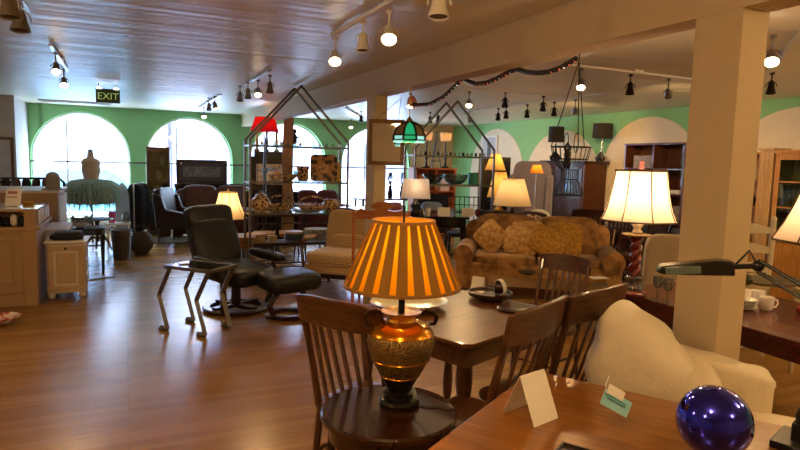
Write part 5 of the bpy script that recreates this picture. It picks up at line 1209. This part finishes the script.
# cream and yellow lamps behind sofa
t = thing('sofa_table', 'narrow dark table behind the gold sofa under the cream lamp', 'table', (*on_sofa(-.02, .72, 0)[:2], 0), rzs)
MB().bb(-.5, .5, -.15, .15, .70, .73).bb(-.46, .46, -.12, .12, .6, .7).build('tabletop', M_dark_wood, t, bevel=.003)
for sx in (-.45, .45):
    for sy in (-.1, .1): MB().box(sx, sy, .3, .04, .04, .6).build('leg', M_dark_wood, t)
g_ = on_sofa(-.14, .72, 0); dd_ = (Vector((g_[0], g_[1], 1.2))-CP).dot(C3 @ Vector((0, 0, -1)))
q = at(512, 205, d=dd_); q1 = at(512, 179, d=dd_); rB = 19*dd_/F; rT = 11*dd_/F
lamp('cream_lamp', 'lamp with tapered cream shade on dark stem behind the gold sofa', (q.x, q.y, .73), 0, [(.07, 0), (.075, .02), (.02, .04), (.016, .2), (.03, .24), (.012, .3)], M_iron, [(rB, q.z-.73), (rT, q1.z-.73)], M_shade_cream, 4)
q = at(498, 200, d=9.9)
t = thing('lamp_stand', 'tall dark stand with two stacked yellow lamps beside the black armoire', 'stand', (q.x, q.y, 0), CY)
MB().bb(-.22, .22, -.15, .15, .82, .86).build('top', M_dark_wood, t)
for sx in (-.19, .19):
    for sy in (-.12, .12): MB().box(sx, sy, .42, .04, .04, .84).build('leg', M_dark_wood, t)
t['label'] = 'dark square stand carrying yellow shaded lamps beside the black armoire'
z_ = lambda py: at(496, py, d=9.9).z-.86
q = at(499, 200, d=9.9)
lamp('yellow_lamp', 'lamp with wide yellow shade below the smaller shade beside armoire', (q.x, q.y, .86), 0, [(.07, 0), (.08, .02), (.04, .06), (.03, z_(197)-.02)], M_brass, [(.2, z_(197)), (.1, z_(172))], M_shade_yellow, 2.6, finial=False)
q = at(494, 200, d=10.5)
lamp('small_yellow_lamp', 'tall lamp with small pale yellow shade highest beside armoire', (q.x, q.y, 0), 0, [(.12, 0), (.13, .02), (.02, .05), (.015, .8), (.03, .9), (.015, 1.3)], M_brass, [(.18, at(494, 170, d=10.5).z), (.08, at(494, 154, d=10.5).z)], M_shade_yellow, 2.2, finial=False)
# black armoire
q = at(495, 200, X=6.9); zt_ = at(495, 157, d=11.6).z
q0, q1 = at(481, 180, d=11.6), at(510, 180, d=11.6)
t = thing('black_armoire', 'black armoire standing below the first painted arch', 'armoire', ((q0.x+q1.x)/2, (q0.y+q1.y)/2, 0), CY)
wA = (q1-q0).length/2
MB().bb(-wA, wA, 0, .45, .06, zt_).build('case', M_blackgloss, t, bevel=.006)
for sx in (-1, 1):
    dr = MB().bb(min(0.005*sx, wA*sx*.96), max(.005*sx, wA*sx*.96), -.02, 0, .12, zt_-.05).build('door', M_blackgloss, t, bevel=.005); MB().ball(sx*.05, -.035, 1.0, .015, 10).build('knob', M_brass, dr)
for sx in (-wA+.05, wA-.05):
    for sy in (.05, .4): MB().box(sx, sy, .03, .06, .06, .06).build('foot', M_blackgloss, t)
# picture leaning in first painted arch
t = thing('portrait_picture', 'tilted white framed picture of a grey figure on first painted arch', 'picture', (XR-.03, 12.05, 1.45), R(-90))
MB().bb(-.33, .33, -.02, .01, 0, .05).bb(-.33, .33, -.02, .01, .8, .85).bb(-.33, -.28, -.02, .01, .05, .8).bb(.28, .33, -.02, .01, .05, .8).build('frame', M_white, t)
MB().bb(-.28, .28, -.008, 0, .05, .8).build('print', mat('pale_print', '#b8b8bc', .7, var=.1), t); MB().sup(0, -.01, .4, .16, .01, .5, .8).ball(0, -.01, .66, .05).build('figure_drawing', mat('grey_drawing', '#5c5a5c', .7, var=.3, scale=12), t)
# mauve tall chair
q = at(527, 205, d=10.4)
t = thing('mauve_wing_chair', 'tall mauve grey wing chair left of the dark dresser', 'armchair', (q.x, q.y, 0), R(-50))
M_mauve = mat('mauve_velvet', '#6c6674', .8, var=.08, sheen=.3)
hz_ = at(527, 168, d=10.4).z
MB().sup(0, 0, .4, .66, .64, .2, .3).build('seat', M_mauve, t); MB().sup(0, .26, .4+hz_/2-.05, .68, .14, hz_-.45, .35, (-4, 0, 0)).build('backrest', M_mauve, t)
for sx in (-1, 1): MB().prism([(-.3, .3), (.28, .3), (.3, hz_-.1), (.12, hz_-.15), (.05, .7), (-.3, .66)], 'x', sx*.33-.05, sx*.33+.05).build('side_wing', M_mauve, t, bevel=.03)
for sx in (-.27, .27):
    for sy in (-.25, .25): MB().tube([(sx, sy, .32), (sx*1.05, sy*1.05, 0)], [.025, .015]).build('leg', M_dark_wood, t)
q = at(535, 205, d=9.8); zz1, zz2 = at(535, 173, d=9.8).z, at(535, 165, d=9.8).z
lamp('small_floor_lamp', 'slender floor lamp with small orange shade left of the dresser', (q.x, q.y, 0), 0, [(.11, 0), (.12, .02), (.012, .04), (.01, zz1-.02)], M_steel, [(.11, zz1), (.06, zz2)], M_shade_orange, 2.5, '#ffb060', finial=False)
# dresser with lamps
dY0, dY1 = at(583, 200, X=7.35).y, at(541, 200, X=7.35).y; dz = at(583, 161, X=7.35).z
t = thing('tall_dresser', 'tall dark wooden dresser of many drawers against the painted arch', 'dresser', (7.35, (dY0+dY1)/2, 0), R(-90))
wd = (dY1-dY0)/2; M_dress = wood('walnut_grey_sheen', '#3c2c2c', '#5e4a48', .25, .6)  # drawer fronts greyed: bluish reflected light put into the wood colour
MB().bb(-wd, wd, 0, .5, .08, dz-.03).build('case', wood('red_walnut', '#3f1e10', '#64351c', .35, .3, 'z'), t, bevel=.004); MB().bb(-wd-.04, wd+.04, -.05, .52, dz-.035, dz).build('top', M_dark_wood, t, bevel=.006)
for r_ in range(5):
    h0 = .12+r_*(dz-.2)/5; h1 = h0+(dz-.2)/5-.02
    for c_ in range(3):
        x0 = -wd+.03+c_*(2*wd-.06)/3; x1 = x0+(2*wd-.06)/3-.02
        dr = MB().bb(x0, x1, -.018, 0, h0, h1).build('drawer', M_dress, t, bevel=.005)
        MB().lathe([(.001, 0), (.012, .005), (.018, .02), (.001, .026)], 10, ((x0+x1)/2, -.018, (h0+h1)/2), (90, 0, 0)).build('knob', M_dsteel, dr)
for sx in (-wd+.05, wd-.05):
    for sy in (.05, .45): MB().box(sx, sy, .04, .07, .07, .08).build('foot', M_dark_wood, t)
for i, (px, pa, pb_, lb) in enumerate([(555, 142, 127, 'dark drum shaded lamp with round base on dresser, left one'), (601, 138, 124, 'dark drum shaded lamp with glass base on dresser, right one')]):
    q = at(px, 160, X=7.6); a_, b2 = at(px, pa, X=7.6).z-dz, at(px, pb_, X=7.6).z-dz
    lamp('drum_lamp', lb, (7.6, q.y, dz), 0, [(.08, 0), (.1, .03), (.11, .08), (.06, .13), (.015, .18), (.012, a_-.03)], M_chrome if i else M_iron, [(.17 if i else .15, a_), (.165 if i else .145, b2)], M_shade_black, 0, group='black shaded lamps on the dresser', finial=False)
t = tag(MB().box(0, 0, .0, .04, .002, .07).build('price_tag', M_paper), 'white paper tag hanging from left of the dresser', 'tag'); q = at(545, 193, X=7.33); put(t, (7.325, q.y, q.z), R(-90))
# hanging wire basket
q = at(577, 58, X=BX+.42); cz = q.z; bz = at(570, 147, d=4.25).z; 
q = at(571, 147, d=4.25)
t = thing('hanging_wire_basket', 'black wire basket planter hanging on three chains from the ceiling', 'hanging basket', (q.x, q.y, bz))
kx = 4.25/F; R0 = 19.5*kx; R1_ = 9*kx; R2_ = 15.5*kx; Lh = 24*kx; L2 = 48*kx
top = (0.03, 0, at(577, 62, d=4.25).z-bz); m_ = MB()
for k in range(3):
    a = 2*PI*k/3+.5; m_.tube([(R0*math.cos(a), R0*math.sin(a), 0), top], .0035, 6)
m_.tube([top, (top[0], 0, H-bz-.01)], .004, 6); m_.build('chain', M_iron, t)
m_ = MB()
for k in range(22):
    a = 2*PI*k/22; c_, s_ = math.cos(a), math.sin(a)
    m_.tube([(R0*c_, R0*s_, 0), (R0*.86*c_, R0*.86*s_, -Lh*.5), (R1_*c_, R1_*s_, -Lh*.95)], .0025, 5)
for rr, zz in ((R0, 0), (R0*.86, -Lh*.5), (R1_, -Lh*.95)): m_.tube([(rr*math.cos(2*PI*k/30), rr*math.sin(2*PI*k/30), zz) for k in range(30)], .004, 6, closed=True)
m_.build('upper_basket', M_iron, t)
m_ = MB()
for k in range(26):
    a = 2*PI*k/26; c_, s_ = math.cos(a), math.sin(a); m_.tube([(R1_*c_, R1_*s_, -Lh*.95), (R1_*.9*c_, R1_*.9*s_, -Lh*1.35), (R2_*c_, R2_*s_, -L2)], .0025, 5)
for rr, zz in ((R2_, -L2), (R1_*.9, -Lh*1.35)): m_.tube([(rr*math.cos(2*PI*k/30), rr*math.sin(2*PI*k/30), zz) for k in range(30)], .004, 6, closed=True)
m_.build('lower_flare', M_iron, t)
m_ = MB()
for sx in (-1, 1): m_.tube([(sx*.045+.02*math.cos(w_), 0, .03+.07*math.sin(w_)*1.0) for w_ in [2*PI*i/14 for i in range(14)]], .003, 6, closed=True)
m_.build('loop_handle', M_iron, t)
t2 = thing('black_figurine', 'black curled iron figure sitting inside the hanging wire basket', 'figurine', (q.x-.03, q.y, bz-Lh*.9))
MB().lathe([(.02, 0), (.03, .03), (.02, .07), (.025, .1), (.015, .13)], 12).tube([(0, 0, .12), (.025, 0, .15), (0, 0, .18), (-.025, 0, .15), (-.01, 0, .13)], .009, 8).build('figure_body', M_iron, t2)
# garland of lights
gp = [at(408, 104, X=BX+.24), at(430, 105, X=BX+.24), at(448, 92, X=BX+.24), at(463, 80, X=BX+.24), at(476, 84, X=BX+.24), at(493, 84, X=BX+.24), at(506, 76, X=BX+.24), at(517, 69, X=BX+.24), at(532, 73, X=BX+.24), at(550, 71, X=BX+.24), at(564, 66, X=BX+.24), at(577, 58, X=BX+.24)]
gp = [at(px, py, X=BX+.24) for px, py in ((410, 102), (417, 105), (430, 104), (443, 97), (453, 88), (463, 78), (468, 81), (476, 84), (486, 83), (496, 79), (507, 73), (517, 69), (526, 72), (537, 73), (548, 72), (560, 68), (569, 63), (577, 58))]
t = thing('bead_garland', 'garland of dark beads and coloured lights draped below the beam', 'garland', tuple(gp[0]))
dl = [tuple(p_-gp[0]) for p_ in gp]
MB().tube(dl, .004, 6).build('cord', M_black, t)
seg = []; tot = 0
for a, b in zip(gp, gp[1:]): seg.append((tot, a, b, (b-a).length)); tot += (b-a).length
def along(s_):
    for o_, a, b, l in seg:
        if s_ <= o_+l: return a+(b-a)*((s_-o_)/l)-gp[0]
    return gp[-1]-gp[0]
NB = 46; bms = {'red': emis('red_fairy_light', '#ff2a20', .9), 'green': emis('green_fairy_light', '#20a060', .5), 'white': emis('white_fairy_light', '#ffe6d8', 1.2)}
proto = {}
dk = MB(); 
for k in range(NB*2): dk.ball(*along(tot*(k+.5)/(NB*2)), .019, 8)
dk.build('dark_beads', mat('dark_bead', '#1a1011', .3, var=0), t)
for k in range(NB):
    c_ = ('red', 'green', 'white', 'red')[rnd.randrange(4)]; p_ = along(tot*(k+rnd.uniform(.2, .8))/NB)
    if c_ not in proto: proto[c_] = MB().ball(0, 0, 0, .0085, 8).build('fairy_bulb', bms[c_], t); o = proto[c_]
    else: o = proto[c_].copy(); COL.objects.link(o); o.parent = t
    o.location = p_+Vector((-.004, -.014, -.008))
q = at(410, 102, X=BX+.24)
t = thing('shell_ornament', 'round pink copper ornament hanging at left end of the bead garland', 'ornament', (q.x, q.y-.05, q.z))
MB().lathe([(.001, -.02), (.03, -.03), (.055, -.01), (.06, .01), (.045, .02), (.001, .03)], 24, rot=(80, 0, 20), wob=lambda j, i: 1+.05*(j % 2)).build('shell_body', mat('pink_copper', '#c07a64', .3, .5, var=.1), t)
MB().tube([(0, 0, .05), (0, 0.03, 2.325-q.z)], .003).build('hanging_wire', M_iron, t)

# ================================================================== RIGHT BACK
def bookcase(label, name, Xf, Yl, Yr, zt, m, cols=2, rows=4, dep=.33, z0=.0):
    """against the right wall: Yl far side, Yr near side"""
    t = thing(name, label, 'bookcase', (Xf, (Yl+Yr)/2, 0), R(-90)); w = (Yl-Yr)/2
    b_ = MB(); b_.bb(-w, -w+.03, 0, dep, z0, zt).bb(w-.03, w, 0, dep, z0, zt).bb(-w, w, dep-.015, dep, z0, zt)
    for c_ in range(1, cols): x_ = -w+2*w*c_/cols; b_.bb(x_-.015, x_+.015, 0, dep, z0, zt)
    b_.bb(-w-.01, w+.01, -.01, dep+.01, zt-.03, zt).bb(-w, w, 0.01, dep, 0, .08)
    for r_ in range(1, rows): z_ = .08+(zt-.1)*r_/rows; b_.bb(-w, w, .005, dep, z_-.012, z_+.012)
    b_.build('case', m, t, bevel=.003); return t
zt_ = at(655, 143, X=7.55).z; yl_, yr_ = at(625, 145, X=7.55).y, at(686, 145, X=7.55).y
bookcase('dark walnut open bookcase below painted arch left of near column', 'bookcase', 7.55, yl_, yr_, zt_, wood('red_walnut', '#3f1e10', '#64351c', .35, .3, 'z'), 2, 5)
ym = (yl_+yr_)/2
def shz(r_, zt=zt_, rows=5): return .08+(zt-.1)*r_/rows+.012
for i, (yy, r_, w_, h_, c_, nm, lb) in enumerate([(yl_-.35, 4, .42, .2, '#8a7c70', 'box', 'grey carved box on the top left bookcase shelf'), (yr_+.1, 4, .12, .24, '#4c6a48', 'vase', 'green patterned vase on top right bookcase shelf'), (yr_+.2, 3, .16, .06, '#e6dccc', 'card', 'white card lying on second right bookcase shelf'), (yr_+.18, 2, .16, .2, '#8c7c60', 'picture_frame', 'small beige framed picture on third right bookcase shelf'), (yl_-.25, 3, .2, .16, '#7c2f1c', 'bowl', 'red glazed bowl on second left bookcase shelf')]):
    o = (MB().box(0, 0, h_/2, w_, .12, h_) if i in (0, 2) else MB().lathe([(.001, 0), (w_*.3, 0), (w_*.5, h_*.5), (w_*.3, h_*.9), (w_*.35, h_), (.001, h_*.95)], 18) if i in (1, 4) else MB().box(0, 0, h_/2, w_, .02, h_, (-8, 0, 0))).build(nm, mat('g_'+c_[1:], c_, .5, var=.35, scale=25), bevel=.003)
    tag(o, lb, nm.replace('_', ' ')); put(o, (7.68, yy, shz(r_)), R(-90))
cols = ['#6a1c18', '#23344c', '#7c6a4a', '#2a2018', '#8c8478', '#33402c', '#5a3020']
BL = ['first book from the left', 'second book from the left', 'third book from the left', 'fourth book from the left', 'fifth book from the left', 'sixth book from the left', 'seventh book from the left', 'last book on the right']
y_ = yr_+.42
for k in range(8):
    w_ = .03+.015*(k % 3); h_ = .2+.02*((k*5) % 4)
    o = tag(MB().bb(0, w_, -.08, .07, 0, h_).build('book', mat('book_cloth_'+cols[k % 7][1:], cols[k % 7], .6)), BL[k]+' in the row on the dark bookcase', 'book', 'books in the dark bookcase'); put(o, (7.68, y_, shz(1)), R(-90)); y_ -= w_+.002
# leaning cue / sculpture between dresser and bookcase
p = at(612, 200, X=7.3)
t = thing('leaning_board', 'narrow red brown board leaning between the dresser and bookcase', 'board', (7.45, yl_+.18, 0), R(-90))
MB().box(0, .1, .75, .14, .03, 1.5, (-6, 0, 0)).build('board_body', M_mahog, t, bevel=.004)
# light bookcases far right
zt_r = at(755, 152, X=7.5).z
yA, yB, yC = at(748, 155, X=7.55).y, at(771, 155, X=7.55).y, at(800, 155, X=7.55).y
bookcase('pale wooden open bookcase just right of the near column', 'bookcase', 7.55, yA+.5, yB+.12, zt_r, M_honey_z, 1, 5)
t = thing('pine_column', 'fluted pale wood panel between open and glazed bookcases', 'panel', (7.5, yB+.02, 0), R(-90))
MB().bb(-.09, .09, 0, .3, 0, zt_r+.02).build('panel_body', M_pine, t, bevel=.004)
for k in range(4): MB().bb(-.07+k*.04, -.055+k*.04, -.008, .0, .1, zt_r-.1).build('flute', M_pine, t)
MB().bb(-.11, .11, -.02, .31, zt_r+.02, zt_r+.05).build('cap', M_pine, t)
cw = .72
t = thing('glazed_cabinet', 'honey coloured glazed bookcase at the right picture edge', 'cabinet', (7.52, yB-.1-cw/2, 0), R(-90))
b_ = MB(); w = cw/2; zt_g = zt_r-.02
b_.bb(-w, -w+.03, 0, .34, 0, zt_g).bb(w-.03, w, 0, .34, 0, zt_g).bb(-w, w, .325, .34, 0, zt_g).bb(-w-.02, w+.02, -.03, .35, zt_g, zt_g+.04)
for zz in (.02, .78, 1.15, 1.5): b_.bb(-w+.03, w-.03, .02, .325, zz-.012, zz+.012)
b_.build('case', M_honey_z, t, bevel=.004)
f_ = MB(); f_.bb(-w, w, -.02, 0, zt_g-.08, zt_g).bb(-w, w, -.02, 0, .74, .82).bb(-w, -w+.06, -.02, 0, .82, zt_g-.08).bb(w-.06, w, -.02, 0, .82, zt_g-.08).bb(-w+.06, w-.06, -.015, -.005, 1.17, 1.19).bb(-w+.06, w-.06, -.015, -.005, 1.49, 1.51)
dr = f_.build('glass_door', M_honey_z, t, bevel=.003); MB().bb(-w+.06, w-.06, -.01, -.006, .82, zt_g-.08).build('pane', M_shelfglass, dr)
dr = MB().bb(-w, w, -.02, 0, .04, .73).build('lower_door', M_honey_z, t, bevel=.005); MB().ball(-w+.08, -.035, .6, .014, 10).build('knob', M_dark_wood, dr)
for i, (dy, r_, c_, h_) in enumerate([(.1, 4, '#c8b49a', .2), (.3, 3, '#9a4a2a', .22), (.15, 3, '#3a3028', .18), (.2, 2, '#cfc8ba', .2)]):
    o = MB().shell([(.04, 0), (.07, h_*.5), (.04, h_*.85), (.05, h_)], .005, 16).lathe([(.001, 0), (.04, 0), (.04, .01), (.001, .01)], 14).build('vase', mat('g_'+c_[1:], c_, .4)); put(o, (7.7, yB+.24+dy*.6, .08+(zt_r-.1)*r_/5+.014)); tag(o, ['beige vase on top shelf of the pale open bookcase', 'rust vase on second shelf of the pale open bookcase', 'dark vase on second shelf of the pale open bookcase', 'cream vase on third shelf of the pale open bookcase'][i], 'vase')
# white ladder back chair
q = at(752, 255, d=5.0)
M_wch = mat('ivory_painted_wood', '#cfc3a4', .45, var=.05)
t = thing('ladder_back_chair', 'ivory painted ladder back armchair with cushion right of near column', 'chair', (q.x, q.y, 0), R(-30))
hh = at(765, 222, d=5.0).z
for sx in (-1, 1):
    MB().lathe(turned(.02, 0, hh), 10, (sx*.25, .2, 0)).ball(sx*.25, .2, hh+.015, .025).build('back_post', M_wch, t); MB().lathe(turned(.02, 0, .66), 10, (sx*.27, -.22, 0)).build('leg', M_wch, t)
    MB().tube([(sx*.25, .2, .68), (sx*.29, 0, .7), (sx*.29, -.26, .67)], [.018, .022, .024], 8).build('armrest', M_wch, t)
for k in range(4):
    z_ = .58+k*(hh-.66)/3.2; MB().prism([(-.25, z_), (.25, z_), (.25, z_+.05), (.1, z_+.085), (-.1, z_+.085), (-.25, z_+.05)], 'y', .19, .21).build('ladder_slat', M_wch, t, bevel=.003)
MB().sup(0, -.02, .44, .54, .48, .05, .3).build('seat', M_wch, t)
MB().sup(0, .1, .6, .42, .14, .3, .5, (-15, 0, 0)).build('cushion', mat('sand_cushion', '#b8a888', .85, var=.08), t)
MB().tube([(-.27, -.22, .2), (.27, -.22, .2)], .012).build('stretcher', M_wch, t)
# chairs in the back
pub = slat_chair('pub_chair', '', M_dark_wood_z, M_dark_wood, .44, .42, 1.02, 7, .09, mat('tan_vinyl', '#5e4632', .6))
pl = [(581, 215, 8.7, 158, 'dark slat backed chair left of pair behind the gold sofa arm'), (614, 220, 8.2, 152, 'dark slat backed chair right of pair behind the gold sofa arm'), (642, 222, 8.0, 185, 'dark slat backed chair behind the twist lamp column'), (668, 226, 7.8, 200, 'dark slat backed chair before bookcase, half hidden by ivory lamp shade')]
for i, (px, py, d_, rr, lb) in enumerate(pl):
    q = at(px, py, d=d_); o = pub if i == 0 else clone(pub, (0, 0, 0)); put(o, (q.x, q.y, 0), R(rr)); o['label'] = lb; o['group'] = 'dark slat backed chairs in the back of the shop'
for i, (px, py, r_, zz, lb) in enumerate([(612, 247, .2, .50, 'small round dark table behind the right arm of gold sofa'), (652, 248, .28, .56, 'round dark table with brass rim behind the twist lamp')]):
    q = at(px, py, z=zz); t = thing('round_side_table', lb, 'table', (q.x, q.y, 0))
    MB().lathe([(.001, zz-.03), (r_-.02, zz-.03), (r_, zz-.015), (r_, zz), (.001, zz)], 36).build('tabletop', M_dark_wood, t); MB().lathe([(.03, .05), (.045, .1), (.03, .2), (.04, .4), (.025, zz-.03)], 16).build('column', M_dark_wood, t)
    for k in range(3): a = 2*PI*k/3; MB().tube([(math.cos(a)*.02, math.sin(a)*.02, .14), (math.cos(a)*.16, math.sin(a)*.16, .1), (math.cos(a)*.25, math.sin(a)*.25, .015)], [.02, .018, .014]).build('foot', M_dark_wood, t)
q = at(655, 226, z=.78)
t = thing('trestle_table', 'dark blue topped trestle table with crossed legs before the bookcase', 'table', (q.x-.3, q.y-.25, 0), R(-62))
MB().bb(-.7, .7, -.35, .35, .75, .78).build('tabletop', mat('slate_blue_top', '#2c3644', .35, var=.1), t, bevel=.004)
for sx in (-.55, .55): MB().tube([(sx, -.3, 0), (sx, .3, .75)], .02).tube([(sx, .3, 0), (sx, -.3, .75)], .02).build('crossed_legs', M_iron, t)
q = at(664, 262, d=5.3)
t = thing('parsons_chair', 'pale beige upholstered chair half hidden behind the near column', 'chair', (q.x, q.y, 0), R(150))
M_pbeige = mat('pale_beige_fabric', '#a89880', .85, var=.05); hb = at(664, 233, d=5.3).z
MB().sup(0, 0, .42, .5, .5, .12, .3).build('seat', M_pbeige, t); MB().sup(0, .22, (.42+hb)/2, .5, .09, hb-.38, .3, (-5, 0, 0)).build('backrest', M_pbeige, t)
for sx in (-.2, .2):
    for sy in (-.2, .2): MB().box(sx, sy, .18, .035, .035, .36).build('leg', M_dark_wood, t)
# orange low table, beige chairs, oval plate near the dresser
q = at(548, 212, z=.72)
t = thing('tea_table', 'small orange brown table with oval plate in front of the dresser', 'table', (at(546, 213, d=9.3).x, at(546, 213, d=9.3).y, 0), R(-20)); t.scale = (.7, .7, 1)
MB().bb(-.5, .5, -.3, .3, .69, .72).bb(-.46, .46, -.26, .26, .6, .69).build('tabletop', M_orange, t, bevel=.003)
for sx in (-.44, .44):
    for sy in (-.24, .24): MB().box(sx, sy, .3, .045, .045, .6).build('leg', M_orange, t)
t = thing('oval_plate', 'oval white plate with brown pattern standing upright on tea table', 'plate', (at(539, 205, d=9.25).x, at(539, 205, d=9.25).y, .72), R(-25))
MB().sup(0, 0, .12, .36, .025, .23, .95, (-10, 0, 0)).build('plate_body', M_ceramic, t); MB().sup(0, -.012, .12, .26, .015, .15, .95, (-10, 0, 0)).build('plate_centre', M_talav, t); MB().box(0, .03, .02, .12, .08, .04).build('plate_stand', M_iron, t)
o = None
for i, (px, d_, rr, lb) in enumerate([(524, 9.0, 160, 'beige seated dining chair behind the cream lamp shade')]):
    q = at(px, 220, d=d_); clone(fc, (q.x, q.y, 0), R(rr), lb, 'beige seated chairs behind the sofa')
t = thing('zebra_cushion', 'black and white striped folded throw behind the gold sofa back', 'throw', (*on_sofa(-.74, .66, 0)[:2], 0), rzs)
MB().sup(0, 0, .42, .34, .2, .84, .3).build('throw_body', fabric_pattern('zebra_cloth', '#1c1614', '#d6cab8', 'noise', 22), t)
# plants in window four, desk below
for i, px in enumerate((390, 402)):
    q = at(px, 195, Y=13.2); zz = at(px, 192, Y=13.2).z
    t = thing('twig_vase', ['dark vase of round twigs in fourth window, left one', 'dark vase of round twigs in fourth window, right one'][i], 'vase', (q.x, 13.2, .75), 0, 'twig vases in the fourth window')
    MB().shell([(.05, 0), (.07, .1), (.04, .25), (.05, .3)], .005, 16).lathe([(.001, 0), (.05, 0), (.05, .01), (.001, .01)], 12).build('vase_body', M_iron, t)
    m_ = MB()
    for k in range(14): a = rnd.uniform(0, 6.28); m_.tube([(0, 0, .28), (math.cos(a)*.08, math.sin(a)*.08, .45), (math.cos(a)*.03, math.sin(a)*.03, .62)], .006, 4)
    m_.build('twigs', M_iron, t)
t = thing('window_table', 'dark table with twig vases below the fourth window', 'table', (5.9, 13.2, 0))
MB().bb(-.9, .9, -.3, .3, .71, .75).build('tabletop', M_dark_wood, t, bevel=.004)
for sx in (-.85, .85):
    for sy in (-.25, .25): MB().box(sx, sy, .355, .05, .05, .71).build('leg', M_dark_wood, t)
s = sofa('pink_sofa', 'faded pink sofa seen between far column and white lamp', 'sofa', 1.5, .8, .85, .43, .6, mat('faded_pink', '#9a6258', .8, var=.08), 2, 2)
q = at(388, 200, Y=12.6); put(s, (q.x, 12.6, 0), R(0), .75)
t = thing('picture_frame', 'brown framed picture hung on the left grey wall at picture edge', 'picture', tuple(at(-6, 160, Y=12.29)), 0)
MB().bb(-.3, .3, -.03, -.0, -.4, .4).build('frame', M_chair, t, bevel=.004); MB().bb(-.25, .25, -.034, -.03, -.35, .35).build('print', mat('pale_print', '#b8b8bc', .7), t)
# floor lamp shade etc near mirror: reflected room handled by the mirror itself

# ------------------------------------------------------------------ view
S.view_settings.view_transform = 'Standard'; S.view_settings.look = 'None'; S.view_settings.gamma = 1; S.view_settings.use_curve_mapping = False
S.view_settings.exposure = 0.65
S.cycles.use_denoising = True
S.cycles.max_bounces = 8; S.cycles.transparent_max_bounces = 16
S.cycles.sample_clamp_indirect = 6
